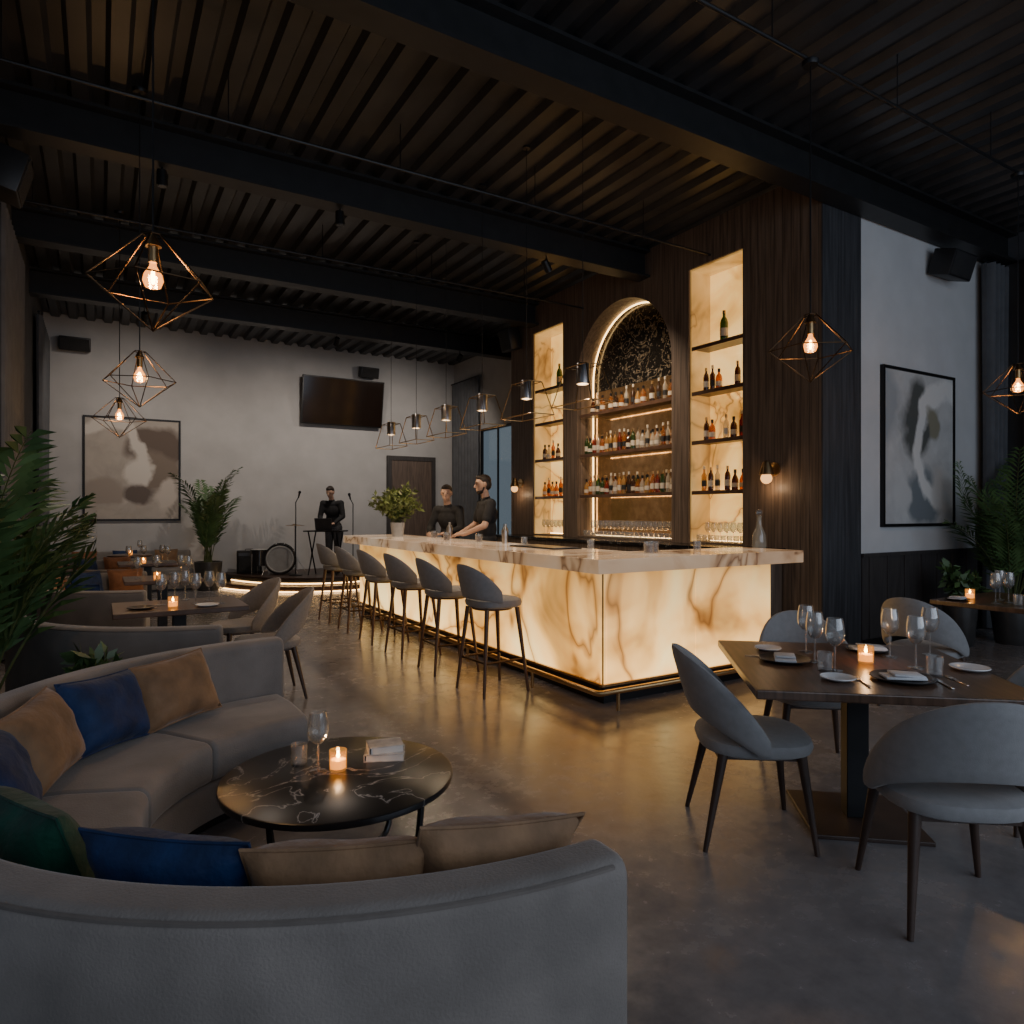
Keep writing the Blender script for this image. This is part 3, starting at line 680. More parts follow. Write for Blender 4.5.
# left tables
B1=(.56,8.75); B2=(.56,11.55); MX=-.13
ped_table('walnut table set with glasses behind the nearest curved sofa',.68+MX,6.15,0,.95,.75,.42)
ped_table('walnut table inside the middle curved booth, second from camera',B1[0]+.05,B1[1],0,.78,.72,.36)
ped_table('walnut table inside the farthest curved booth, third from camera',B2[0]+.05,B2[1],0,.78,.72,.36)
ped_table('small round table before the sofa at the back wall',.45,13.75,0,.7,.7,.36,rnd_top=True)
for i,(x,y) in enumerate(((.55,6.2),(.66,6.35),(.8,6.15),(.92,6.3),(.98,6.08),(.75,6.45))): wine((x+MX,y-.03,TZ),0,'%s wine glass on walnut table behind the nearest sofa'%ORD[i])
candle((.62+MX,5.97,TZ),0,'lit candle on walnut table behind the nearest sofa')
plate((.4+MX,6.0,TZ),.1,M['slate'],'black plate on walnut table behind the nearest sofa','plates'); plate((.86+MX,5.92,TZ),.09,M['plate'],'white plate on walnut table behind the nearest sofa','plates')
for nm,B in (('middle',B1),('farthest',B2)):
    for i,(x,y) in enumerate(((-.2,-.05),(.0,.12),(.25,.08),(.3,-.2))): wine((B[0]+x,B[1]+y,TZ),0,'%s wine glass on the table in the %s booth'%(ORD[i],nm))
    candle((B[0]-.02,B[1]-.25,TZ),0,'lit candle on the table in the %s booth'%nm)
candle((.45,13.65,TZ),0,'lit candle on small round table at the back'); wine((.6,13.75,TZ),0,'wine glass on small round table at the back')
for x,y,a,l in ((1.19,5.80,178,'pale upholstered chair nearest behind the curved sofa'),(1.14,6.75,192,'pale upholstered chair second behind the curved sofa')):
    chair2((x,y,0),R(a),l)
# coffee table
t=thing('coffee_table','round black marble coffee table with white veins','table',(.85,2.80,0),R(20))
MB().lathe([(0,.385),(.455,.385),(.468,.39),(.47,.40),(.468,.412),(.462,.415),(0,.415)],seg=64).build('tabletop',M['marble'],t)
for a in (15,105,195,285):
    a=R(a); c,s=math.cos(a),math.sin(a)
    pts=[(r*c,r*s,z) for r,z in ((.40,.385),(.375,.12),(.362,.055),(.34,.026),(.30,.014),(.05,.014))]
    MB().tube(pts,.013,8).build('leg',M['black'],t)
MB().lathe([(0,.0),(.06,0),(.06,.026),(0,.026)],seg=20).build('hub',M['black'],t)
CZT=.415
def onc(u,v): a=P(u,v,CZT); return (a[0],a[1],CZT)
wine(onc(318,772),0,'wine glass standing on the black marble coffee table')
tumbler(onc(299,765),0,'tumbler left of the wine glass on coffee table')
candle(onc(338,770),0,'glowing candle on the black marble coffee table')
b=onc(385,757)
for i,l in enumerate(('lower small pale book stacked on the coffee table','upper small marbled book stacked on the coffee table')):
    h=.032; t=thing('book',l,'book',(b[0],b[1],b[2]+i*h),R(-25+i*12),'books on the coffee table')
    q=MB().box((0,0,.0015),(.17-.02*i,.12-.01*i,.003)); q.box((0,0,h-.0015),(.17-.02*i,.12-.01*i,.003)); q.box((-.085+.01*i,0,h/2),(.004,.12-.01*i,h)); q.build('cover',M['book'],t,smooth=False)
    MB().box((.002,0,h/2),(.158-.02*i,.112-.01*i,h-.006)).build('pages',M['pages'],t,smooth=False)

# ------------------------------------------------------------------ sofas and cushions
def rrect(r0,r1,z0,z1,rad,n=4,crown=0):
    out=[]
    for cx,cz,a0 in ((r1-rad,z0+rad,-90),(r1-rad,z1-rad,0),(r0+rad,z1-rad,90),(r0+rad,z0+rad,180)):
        for k in range(n+1):
            a=R(a0+90*k/n); out.append((cx+rad*math.cos(a),cz+rad*math.sin(a)))
        if a0==0 and crown: out.append(((r0+r1)/2,z1+crown))
    return out
def arc(prof,t0,t1,n,endround=0,R0=1):
    """sweep a profile round an arc; endround softens both ends by pulling the last sections in like a quarter circle"""
    ts=[t0+(t1-t0)*i/n for i in range(n+1)]; sc=[0.0]*(n+1)
    if endround:
        da=endround/R0; m=7
        inner=[t for t in ts if t0+da*1.001<t<t1-da*1.001]
        head=[(t0+da*(1-math.cos(PI/2*k/m)),endround*(1-math.sin(PI/2*k/m))) for k in range(m+1)]
        tail=[(t1-da*(1-math.cos(PI/2*k/m)),endround*(1-math.sin(PI/2*k/m))) for k in range(m,-1,-1)]
        ts=[h[0] for h in head]+inner+[h[0] for h in tail]; sc=[h[1] for h in head]+[0.0]*len(inner)+[h[1] for h in tail]
    rc=(min(p[0] for p in prof)+max(p[0] for p in prof))/2; hw=(max(p[0] for p in prof)-min(p[0] for p in prof))/2
    zb=min(p[1] for p in prof); zt=max(p[1] for p in prof)
    def f(i,j):
        r,z=prof[j]; s=sc[i]
        r=rc+(r-rc)*(1-min(.97,s/hw)); z=zb+(z-zb)*(1-s/(zt-zb)) if s else z
        return (r*math.cos(ts[i]),r*math.sin(ts[i]),z)
    return MB().grid(len(ts),len(prof),f,cv=True,caps=True)
def curved_sofa(label,cx,cy,RO,a0,a1,ns,m,hb=.75,dp=.73):
    t=thing('curved_sofa',label,'sofa',(cx,cy,0),0,'curved sofas'); a0,a1=R(a0),R(a1); n=int(abs(a1-a0)*26)
    bk=arc(rrect(RO-.14,RO,.05,hb,.04,6),a0,a1,n,.032,RO).build('backrest',m,t)
    MB().tube([((RO-.008)*math.cos(a0+.03+(a1-a0-.06)*i/n),(RO-.008)*math.sin(a0+.03+(a1-a0-.06)*i/n),hb-.016) for i in range(n+1)],.006,6).build('piping',M['piping'],bk)
    arc(rrect(RO-dp+.03,RO-.145,.05,.23,.02,2),a0+.03,a1-.03,n).build('base',m,t,bev=.01)
    arc(rrect(RO-dp+.07,RO-.06,0,.05,.005,1),a0+.05,a1-.05,n).build('plinth',M['black'],t)
    for i in range(ns):
        b0=a0+.03+(a1-a0-.06)*i/ns+.003; b1=a0+.03+(a1-a0-.06)*(i+1)/ns-.003
        arc(rrect(RO-dp,RO-.145,.235,.43,.05,5,.012),b0,b1,max(6,n//ns)).build('seat_cushion',m,t,bev=.02)
    return t
SC=(1.0,2.75); SR=1.60
curved_sofa('large C-shaped taupe sofa in the foreground around the coffee table',SC[0],SC[1],SR,92,270.2,5,M['sofa'],.742)
curved_sofa('curved grey sofa behind the large foreground sofa, seen from its back',.9,6.3,1.5,186,262,3,M['sofa2'])
curved_sofa('middle curved grey booth by the left wall with rust cushions',B1[0],B1[1],1.3,92,262,4,M['sofa2'],.74,.68)
curved_sofa('farthest curved grey booth by the left wall with rust cushions',B2[0],B2[1],1.3,92,262,4,M['sofa2'],.74,.68)
def straight_sofa(label,x,y,rz,L,m,ns):
    t=thing('long_sofa',label,'sofa',(x,y,0),rz)   # faces +X, length along Y
    MB().box((0,0,.14),(.72,L,.2),None,.01).build('base',m,t)
    MB().box((0,0,.02),(.6,L-.1,.04)).build('plinth',M['black'],t,smooth=False)
    MB().box((-.29,0,.5),(.14,L,.5),None,.04,3).build('backrest',m,t)
    for i in range(ns): MB().box((.075,-L/2+L*(i+.5)/ns,.335),(.58,L/ns-.012,.19),None,.045,3).build('seat_cushion',m,t)
    return t
straight_sofa('grey sofa against the back wall below the beige painting',.45,14.75,R(-90),2.2,M['sofa2'],3)
def mk_pillow(m,group,w=.43,h=.33,th=.16,n=17):
    def fn():
        q=MB(); bm=q.bm
        def pt(u,v,s):
            e=max(0,(1-u**4)*(1-v**4))**.55
            y=w/2*u*(1-.07*(1-v*v)); z=h/2+h/2*v*(1-.07*(1-u*u))
            wr=.016*noise.noise(Vector((u*2.6,v*2.6,s*2+w)))*e
            return (s*(th/2*e)+wr,y,z)
        A={};B={}
        for i in range(n):
            for j in range(n):
                u=-1+2*i/(n-1); v=-1+2*j/(n-1); A[i,j]=bm.verts.new(pt(u,v,1))
                B[i,j]=A[i,j] if i in(0,n-1) or j in(0,n-1) else bm.verts.new(pt(u,v,-1))
        for i in range(n-1):
            for j in range(n-1):
                bm.faces.new((A[i,j],A[i+1,j],A[i+1,j+1],A[i,j+1])); bm.faces.new((B[i,j],B[i,j+1],B[i+1,j+1],B[i+1,j]))
        o=q.build('cushion',m)
        bd=[(-1+2*i/(n-1),-1) for i in range(n)]+[(1,-1+2*i/(n-1)) for i in range(1,n)]+[(1-2*i/(n-1),1) for i in range(1,n)]+[(-1,1-2*i/(n-1)) for i in range(1,n-1)]
        MB().tube([pt(u,v,1) for u,v in bd],.005,6,True).build('piping',m,o)
        return tag(o,'','cushion',group)
    return Maker(fn)
PW={k:mk_pillow(M[k],'cushions on the foreground sofa') for k in ('tan','blue','green')}
PN={k:mk_pillow(M[k],'cushions on the foreground sofa',.42,.36,.14) for k in ('tan','blue','green')}
PW2={k:mk_pillow(M[k],'cushions on the sofas behind',.40,.36,.14) for k in ('rust','blue','tan')}
def lay(o,tilt,roll=0): o.rotation_euler=(R(roll),R(-tilt),o.rotation_euler.z)
for D,k,a,l,tl,ro in ((PW,'tan',121,'tan velvet cushion at right end of the far foreground sofa',24,4),(PW,'blue',140,'navy velvet cushion between two tan cushions on foreground sofa',24,-4),(PW,'tan',158,'tan velvet cushion at far left of foreground sofa',24,5),(PW,'blue',177,'navy velvet cushion cut off by left frame edge on foreground sofa',24,0),
    (PN,'green',208,'emerald green velvet cushion at the left of foreground sofa',20,0),(PN,'blue',229.5,'navy velvet cushion leaning behind the nearest sofa back',22,0),(PN,'tan',246.5,'tan velvet cushion beside the navy one at nearest sofa back',25,0),(PN,'tan',260.5,'tan velvet cushion nearest the end of the near sofa back',28,7)):
    rr=1.22; o=D[k]((SC[0]+rr*math.cos(R(a)),SC[1]+rr*math.sin(R(a)),.438+abs(ro)*.0035),R(a+180),l); lay(o,tl,ro)
for nm,B,L_ in (('middle',B1,(('rust',106,'nearest the open end'),('blue',132,'second from the open end'),('rust',160,'third from the open end'),('tan',190,'in the middle of the curve'),('blue',228,'beside the near end'))),('farthest',B2,(('rust',108,'nearest the open end'),('blue',136,'second from the open end'),('tan',168,'third from the open end'),('rust',215,'beside the near end')))):
    for k,a,w_ in L_:
        o=PW2[k]((B[0]+.98*math.cos(R(a)),B[1]+.98*math.sin(R(a)),.438),R(a+180),'%s cushion %s of the %s booth'%({'rust':'rust','blue':'navy','tan':'tan'}[k],w_,nm)); lay(o,14)
for k,x,l in (('rust',-.25,'rust cushion on the sofa against the back wall'),('blue',.4,'navy cushion on the sofa against the back wall'),('tan',1.1,'tan cushion on the sofa against the back wall')):
    o=PW2[k]((x,14.75,.425),R(-90),l); lay(o,14)

# ------------------------------------------------------------------ plants
def palm(label,x,y,z,nf,L,seed,pot=(.2,.4),pm=None,ll=.30,spread=.6,el0=66,xlim=(-9,9),ylim=(-9,9),lw=.015):
    rg=random.Random(seed); t=thing('potted_palm',label,'plant',(x,y,z),0,'potted palms')
    pr,ph=pot
    MB().lathe([(0,0),(pr*.72,0),(pr*.78,.02),(pr,ph*.9),(pr,ph),(pr*.9,ph),(pr*.88,ph*.88),(0,ph*.88)],seg=28).build('pot',pm or M['pot'],t)
    MB().lathe([(pr*.87,ph*.885),(0,ph*.91)],seg=24).build('soil',M['soil'],t)
    st=MB(); lf=MB(); bm=lf.bm
    for k in range(nf):
        az=2*PI*k/nf*2.4+rg.uniform(-.3,.3); el=R(rg.uniform(el0,88)); ln=L*rg.uniform(.65,1.08)
        p=Vector((rg.uniform(-.3,.3)*pr,rg.uniform(-.3,.3)*pr,ph*.86)); pts=[p.copy()]; n=16; e=el
        for i in range(n):
            d=Vector((math.cos(az)*math.cos(e)*spread,math.sin(az)*math.cos(e)*spread,math.sin(e))).normalized(); p=p+d*ln/n; pts.append(p.copy()); e-=R(rg.uniform(1.2,3.2)+4.2*(i/n)**2)
        st.tube(pts,[.009*(1-.8*i/n) for i in range(n+1)],5)
        for i in range(5,n+1):
            tang=(pts[i]-pts[i-1]).normalized(); side=tang.cross(Vector((math.cos(az),math.sin(az),.3)))
            side=side.normalized() if side.length>.01 else Vector((1,0,0))
            upv=side.cross(tang)
            for s in (-1,1):
                for sub in (0,.5):
                    b=pts[i-1].lerp(pts[i],sub); f=(i-5+sub)/(n-4); l=ll*(math.sin(PI*min(1,.2+.74*f))+.12)*rg.uniform(.85,1.1)
                    d=(side*s*.75+tang*.85+upv*rg.uniform(-.15,.2)).normalized(); wv=d.cross(upv).normalized()*lw*(ll/.3)
                    mid=b+d*l*.45+Vector((0,0,.01)); tip=b+d*l-Vector((0,0,l*.18))
                    vs=[bm.verts.new(q) for q in (b,mid+wv,tip,mid-wv)]; bm.faces.new(vs)
    for B in (st.bm,bm):
        for v in B.verts: v.co.x=min(max(v.co.x,xlim[0]),xlim[1]); v.co.y=min(max(v.co.y,ylim[0]),ylim[1])
    st.build('stem',M['stem'],t); lf.build('foliage',M['leaf'],t,smooth=False,norm=False)
def bush(name,label,x,y,z,rad,hgt,nl,seed,pot,pm,lm,ls,cat='plant',grp=None):
    rg=random.Random(seed); t=thing(name,label,cat,(x,y,z),0,grp); pr,ph=pot
    MB().lathe([(0,0),(pr*.75,0),(pr*.8,.01),(pr,ph*.9),(pr,ph),(pr*.9,ph),(pr*.88,ph*.88),(0,ph*.88)],seg=24).build('pot',pm,t)
    MB().lathe([(pr*.87,ph*.885),(0,ph*.92)],seg=20).build('soil',M['soil'],t)
    st=MB(); lf=MB(); bm=lf.bm
    for k in range(max(8,nl//28)):
        az=rg.uniform(0,2*PI); rr=rad*math.sqrt(rg.random()); h=ph+hgt*rg.uniform(.5,1)*(1-.45*(rr/rad)**2)
        p0=Vector((rg.uniform(-.3,.3)*pr,rg.uniform(-.3,.3)*pr,ph*.86)); p2=Vector((rr*math.cos(az),rr*math.sin(az),h)); p1=p0.lerp(p2,.5)+Vector((0,0,hgt*.18))
        pts=[(p0*(1-s)**2+p1*2*s*(1-s)+p2*s*s) for s in [i/8 for i in range(9)]]
        st.tube(pts,.004,5)
        for _ in range(28):
            s=rg.uniform(.3,1); b=pts[int(s*8)]; d=Vector((rg.gauss(0,1),rg.gauss(0,1),rg.gauss(.2,.8))).normalized(); l=ls*rg.uniform(.6,1.2)
            wv=d.cross(Vector((rg.gauss(0,1),rg.gauss(0,1),rg.gauss(0,1)))).normalized()*l*.22
            vs=[bm.verts.new(q) for q in (b,b+d*l*.5+wv,b+d*l,b+d*l*.5-wv)]; bm.faces.new(vs)
    st.build('stem',M['stem'],t); lf.build('foliage',lm,t,smooth=False,norm=False)
palm('large dark palm at left edge behind the foreground sofa',-.57,4.85,0,13,1.7,3,(.18,.42),None,.36,.85,62,xlim=(-.31,.55),lw=.021)
bush('fern','small leafy fern low at left between the two curved sofas',-.02,4.6,0,.2,.5,560,5,(.11,.32),M['pot'],M['leaf'],.12)
palm('tall potted palm against the back wall beside the stage',1.78,14.25,0,16,1.95,11,(.25,.55),None,.34,.5,70,ylim=(-2,.9),lw=.018)
palm('large potted palm in front of the right hand curtain',8.92,3.72,0,18,2.0,21,(.22,.45),M['pot'],.34,.8,62,ylim=(-2,.45),lw=.014)
bush('leafy_plant','bushy potted plant by the right wall below the grey painting',8.3,3.98,0,.22,.55,450,23,(.17,.45),M['pot'],M['leaf'],.13)
bush('bar_plant','round olive-green plant in a white pot on the far bar end',3.6,9.1,CT,.42,.62,1700,31,(.1,.2),M['potw'],M['leaf2'],.085)

# ------------------------------------------------------------------ lamps
def mk_cage(ztop):
    def fn():
        t=thing('pendant_lamp','','lamp',(0,0,0),0,'wire cage pendant lamps')
        top=[Vector((.045*math.cos(2*PI*k/6),.045*math.sin(2*PI*k/6),.225)) for k in range(6)]
        mid=[Vector((.29*math.cos(2*PI*k/6),.29*math.sin(2*PI*k/6),-.03)) for k in range(6)]
        bot=Vector((0,0,-.25)); q=MB()
        for k in range(6):
            for a,b in ((top[k],top[(k+1)%6]),(top[k],mid[k]),(mid[k],mid[(k+1)%6]),(mid[k],bot)): q.cap(a,b,.0040,seg=6)
        q.build('cage',M['bronze'],t)
        q=MB(); q.cyl((0,0,.09),(0,0,.17),.022); q.cyl((0,0,.17),(0,0,.23),.04,.012); q.build('socket',M['brass2'],t)
        bb=MB().lathe([(0,.09),(.014,.088),(.018,.07),(.042,.03),(.048,.0),(.036,-.032),(0,-.045)],seg=18).build('bulb',M['bulbglass'],t)
        MB().lathe([(0,.05),(.008,.045),(.011,.01),(.008,-.015),(0,-.02)],seg=10).build('filament',M['filament'],bb)
        MB().cyl((0,0,.22),(0,0,ztop),.005,seg=6).build('cord',M['black'],t)
        MB().lathe([(0,ztop-.03),(.05,ztop-.03),(.06,ztop-.005),(.06,ztop),(0,ztop)],seg=18).build('ceiling_canopy',M['black'],t)
        return t
    return Maker(fn)
def point(x,y,z,e,r=.03,c=(1,.66,.38)):
    l=bpy.data.lights.new('bulb_light','POINT'); l.energy=e; l.color=c; l.shadow_soft_size=r
    o=bpy.data.objects.new('bulb_light',l); COL.objects.link(o); o.location=(x,y,z)
cage=mk_cage(CZ-2.65+.002)
for x,y,rz,l in ((.225,3.83,12,'largest wire cage pendant lamp, nearest above the foreground sofa'),(.29,6.66,40,'second wire cage pendant lamp in the left row'),(.2,9.5,5,'farthest wire cage pendant lamp in left row, before the painting')):
    cage((x,y,2.65),R(rz),l); point(x,y,2.65,19)
cage2=mk_cage(4.69-2.67)
for x,y,rz,l in ((4.31,3.05,25,'wire cage pendant lamp hanging right of the bar shelves'),(7.42,3.05,10,'wire cage pendant lamp cut off by the right frame edge')):
    cage2((x,y,2.67),R(rz),l); point(x,y,2.67,8 if x>5 else 5)
for uv,z in ((on(866,663),.75),(onc(338,770),.415)): point(uv[0],uv[1],z+.115,.7,.01,(1,.6,.3))
def mk_barlamp():
    t=thing('bar_pendant','','lamp',(0,0,0),0,'brass pendant lamps over the bar')
    T=[Vector((sx*.08,sy*.15,.085)) for sx,sy in ((-1,-1),(1,-1),(1,1),(-1,1))]; B=[Vector((sx*.13,sy*.29,-.25)) for sx,sy in ((-1,-1),(1,-1),(1,1),(-1,1))]
    q=MB()
    for k in range(4):
        for a,b in ((T[k],T[(k+1)%4]),(B[k],B[(k+1)%4]),(T[k],B[k])): q.cap(a,b,.005,seg=6)
    for sx in (-1,1): q.cap((sx*.08,0,.085),(0,0,.12),.004,seg=6)
    q.build('wire_frame',M['brass2'],t)
    MB().lathe([(.0,.115),(.056,.115),(.06,.11),(.06,-.07),(.054,-.07),(.054,.095),(0,.095)],seg=22).build('shade',M['steel'],t)
    MB().lathe([(0,-.045),(.05,-.045),(.05,-.04),(0,-.04)],seg=18).build('lens',M['lens'],t)
    q=MB(); q.cyl((0,0,.115),(0,0,CZ-2.69+.002),.003,seg=6); q.cyl((0,0,CZ-2.69-.02),(0,0,CZ-2.69),.04,seg=14); q.build('cord',M['black'],t)
    return t
bl=Maker(mk_barlamp)
BL=['nearest brass frame lamp over the bar corner','second brass frame lamp over the bar from the corner','third brass frame lamp over the bar from the corner','fourth brass frame lamp over the bar from the corner','fifth brass frame lamp over the bar from the corner','farthest brass frame lamp over the bar']
for i in range(6):
    bl((3.62,4.8+i*.92,2.69),0,BL[i])
    l=bpy.data.lights.new('bar_lamp_beam','SPOT'); l.energy=25; l.spot_size=R(150); l.spot_blend=.6; l.color=(1,.76,.50); l.shadow_soft_size=.004
    lo=bpy.data.objects.new('bar_lamp_beam',l); COL.objects.link(lo); lo.location=(3.62,4.8+i*.92,2.63)
def sconce(x,y,z,label):
    t=thing('wall_sconce',label,'lamp',(x,y,z),0,'brass wall sconces')
    k=1.3
    MB().cyl((0,0,0),(-.02,0,0),.06*k,seg=20).build('backplate',M['brass'],t)
    MB().tube([(-.02,0,0),(-.08*k,0,.0),(-.11*k,0,.03*k),(-.11*k,0,.07*k)],.011,8).build('arm',M['brass'],t)
    MB().lathe([(a*k,b*k) for a,b in ((.012,.19),(.03,.18),(.06,.08),(.062,.07),(.057,.07),(.028,.17),(0,.175))],(-.11*k,0,-.12*k),seg=20).build('shade',M['brass2'],t)
    MB().sph((-.11*k,0,-.08*k),.048*k).build('globe',M['sconce'],t)
    point(x-.11*k,y,z-.16*k,1.8,.012)
sconce(WX,5.05,1.98,'brass wall sconce on wood panelling right of the shelves')
sconce(WX,10.45,2.02,'brass wall sconce on wood panelling left of the shelves')

# ------------------------------------------------------------------ wall things
def speaker(label,x,y,z,rz,w=.42,h=.26,d=.26,tilt=14,off=.06):
    t=thing('wall_speaker',label,'speaker',(x,y,z),rz,'black wall speakers')   # faces +X, wall at local x=0
    m=Matrix.Translation((off+d/2,0,0))@Matrix.Rotation(R(tilt),4,'Y')
    q=MB(); q.M=m; q.box((0,0,0),(d,w,h),None,.015); q.build('cabinet',M['blackp'],t)
    q=MB(); q.M=m; q.box((d/2+.003,0,0),(.008,w-.04,h-.04),None,.003); q.build('grille',M['grille'],t)
    q=MB(); q.cyl((0,0,0),(off+.06,0,0),.025); q.box((.006,0,0),(.012,.1,.14)); q.build('bracket',M['black'],t)
speaker('black speaker on the left wall high above the near palm',-.9,7.4,4.45,0,.4,.36,.28,16)
speaker('black speaker high on the back wall above the beige painting',-.40,15.2,4.62,R(-90),.5,.25,.22)
speaker('black speaker high on the back wall above the television',5.25,15.2,4.68,R(-90),.42,.24,.22)
speaker('black speaker high on the wood panelling at its left end',WX,10.55,4.6,R(180),.36,.38,.24)
speaker('black speaker high on the right wall above the grey painting',8.75,4.47,4.46,R(-90),.5,.3,.26,18)
def art(label,x,y,z,w,h,m):
    t=thing('painting',label,'painting',(x,y,z),0,'abstract paintings')
    MB().bx(-w/2+.02,w/2-.02,-.03,-.005,-h/2+.02,h/2-.02).build('canvas',m,t,smooth=False)
    q=MB(); f=.035
    q.bx(-w/2,w/2,-.045,0,h/2-f,h/2); q.bx(-w/2,w/2,-.045,0,-h/2,-h/2+f); q.bx(-w/2,-w/2+f,-.045,0,-h/2+f,h/2-f); q.bx(w/2-f,w/2,-.045,0,-h/2+f,h/2-f)
    q.build('frame',M['black'],t,smooth=False)
pr=paint('grey_abstract',(.56,.56,.545),[(-.75,.45,.6,.8,(.34,.36,.375),0,.6),(-.05,.3,.52,.82,(.09,.095,.088),0,.62),(.1,-.6,.75,.55,(.18,.205,.22),0,.63),(.55,.05,1.0,1.1,(.70,.69,.66),.55,.68),(.5,-.5,.5,.6,(.59,.575,.545),0,.5),(.28,.35,.25,.35,(.25,.235,.17),0,.6),(-.45,-.55,.4,.35,(.54,.54,.525),0,.5)],.3,2.0)
pl=paint('beige_abstract',(.46,.41,.355),[(.4,.5,.9,.6,(.13,.095,.075),0,.65),(.4,.0,.75,.7,(.21,.165,.13),0,.6),(-.5,.1,1.0,1.2,(.62,.57,.51),.58,.74),(-.5,-.5,.7,.6,(.33,.28,.235),0,.6),(.1,-.5,.5,.45,(.13,.10,.085),0,.55),(.1,-.05,.4,.5,(.64,.59,.53),0,.55),(.6,-.5,.35,.6,(.54,.48,.42),0,.55)],.3,5.0)
art('tall grey abstract painting in black frame on the right wall',8.34,4.47,2.25,1.55,1.84,pr)
art('beige and brown abstract painting on the back wall at left',.55,15.2,2.33,1.66,2.0,pl)
t=thing('television','large black flat television tilted on the back wall','television',(4.65,15.19,3.95))
m=Matrix.Translation((0,-.2,0))@Matrix.Rotation(R(10),4,'X')
q=MB(); q.M=m; q.box((0,0,0),(1.84,.06,1.05),None,.01); q.build('case',M['blackp'],t)
q=MB(); q.M=m; q.box((0,-.032,0),(1.79,.006,1.0)); q.build('screen',M['screen'],t,smooth=False)
q=MB(); q.cyl((0,-.02,.1),(0,-.18,.1),.03); q.box((0,-.01,.1),(.4,.02,.3)); q.build('bracket',M['black'],t)

# ------------------------------------------------------------------ stage and band
STX,STY,SRX,SRY,SZ=3.95,15.18,1.75,2.25,.25
def half(s,n=40,g=0): return [(STX+(SRX*s+g)*math.cos(PI+PI*i/n),STY+(SRY*s+g)*math.sin(PI+PI*i/n)) for i in range(n+1)]
t=thing('stage','low curved dark stage with a glowing lower edge','stage',(0,0,0))
MB().prism(half(1,g=.28),0,.11).build('step',M['darkwood'],t)
MB().prism(half(.985),.11,SZ-.03).build('riser',M['blackp'],t)
MB().prism(half(1.0),SZ-.03,SZ).build('deck',M['darkwood'],t)
MB().tube([(x,y,.14) for x,y in half(.995)[3:-3]],.012,6).build('light_strip',M['led2'],t)
MB().tube([(x,y,.02) for x,y in half(1,g=.295)[3:-3]],.012,6).build('light_strip',M['led2'],t)
t=thing('bass_drum','black bass drum with pale ringed head on the stage','drum',(3.12,14.25,SZ),R(-14))
q=MB(); q.cyl((0,-.2,.31),(0,.2,.31),.29,seg=36); q.build('shell',M['drum'],t)
MB().cyl((0,-.207,.31),(0,-.2,.31),.27,seg=36).build('drum_head',M['drumhead'],t)
q=MB(); q.tube([(.25*math.cos(2*PI*k/36),-.209,.31+.25*math.sin(2*PI*k/36)) for k in range(36)],.010,6,True); q.build('head_ring',M['drumring'],t)
for y in (-.2,.2): MB().tube([(.292*math.cos(2*PI*k/36),y,.31+.292*math.sin(2*PI*k/36)) for k in range(36)],.018,8,True).build('hoop',M['drum'],t)
for s in (-1,1): MB().cyl((s*.23,-.1,.23),(s*.34,-.22,.0),.010).build('spur',M['steel'],t)
for a in (30,75,105,150,210,330): MB().cyl((.305*math.cos(R(a)),-.17,.31+.305*math.sin(R(a))),(.305*math.cos(R(a)),.17,.31+.305*math.sin(R(a))),.007,seg=6).build('lug_rod',M['steel'],t)
t=thing('floor_tom','small black floor tom standing left of the bass drum','drum',(2.72,14.28,SZ))
MB().lathe([(0,.18),(.17,.18),(.17,.5),(0,.5)],seg=28).build('shell',M['drum'],t)
MB().lathe([(0,.5),(.165,.5),(.165,.504),(0,.504)],seg=28).build('drum_head',M['drumring'],t)
for a in (90,210,330): MB().cyl((.178*math.cos(R(a)),.178*math.sin(R(a)),.42),(.19*math.cos(R(a)),.19*math.sin(R(a)),0),.008,seg=8).build('leg',M['steel'],t)
t=thing('cymbal_stand','thin cymbal on a tripod stand behind the bass drum','cymbal',(3.5,14.62,SZ))
for a in (90,210,330): MB().cyl((0,0,.35),(.22*math.cos(R(a)),.22*math.sin(R(a)),.008),.008,seg=8).build('leg',M['steel'],t)
MB().cyl((0,0,.2),(0,0,1.0),.009,seg=8).build('pole',M['steel'],t)
MB().lathe([(0,1.0),(.03,1.0),(.05,.985),(.2,.965),(.2,.962),(.05,.98),(0,.99)],seg=28).build('cymbal',M['brass2'],t)
t=thing('guitar_amp','small black amplifier box on stage left of the drum','amplifier',(2.62,14.78,SZ),R(-10))
MB().bx(-.24,.24,-.14,.14,.0,.46,.015).build('cabinet',M['blackp'],t)
MB().bx(-.2,.2,-.147,-.138,.04,.34).build('grille',M['grille'],t,smooth=False)
MB().bx(-.2,.2,-.147,-.138,.36,.42).build('control_panel',M['lap'],t,smooth=False)
MB().tube([(-.08,0,.455),(-.07,0,.49),(.07,0,.49),(.08,0,.455)],.008,6).build('handle',M['black'],t)
def mic(label,x,y,h,a):
    t=thing('microphone_stand',label,'microphone',(x,y,SZ),a,'microphones on stands')
    MB().lathe([(0,0),(.13,0),(.13,.015),(.03,.03),(0,.03)],seg=22).build('base',M['black'],t)
    MB().cyl((0,0,.02),(0,0,h),.010,seg=8).build('pole',M['black'],t)
    MB().cyl((0,0,h-.01),(.05,0,h+.09),.009,seg=8).build('boom',M['black'],t)
    q=MB(); q.cyl((.05,0,h+.08),(.07,0,h+.17),.014,.02); q.sph((.075,0,h+.19),.03); q.build('microphone',M['black'],t)
mic('microphone stand in front of the bass drum',3.3,13.72,1.45,R(-20)); mic('microphone stand beside the standing performer',4.40,13.55,1.42,R(150))
t=thing('equipment_stand','black stand in front of the performer','stand',(3.84,13.53,SZ),R(54))
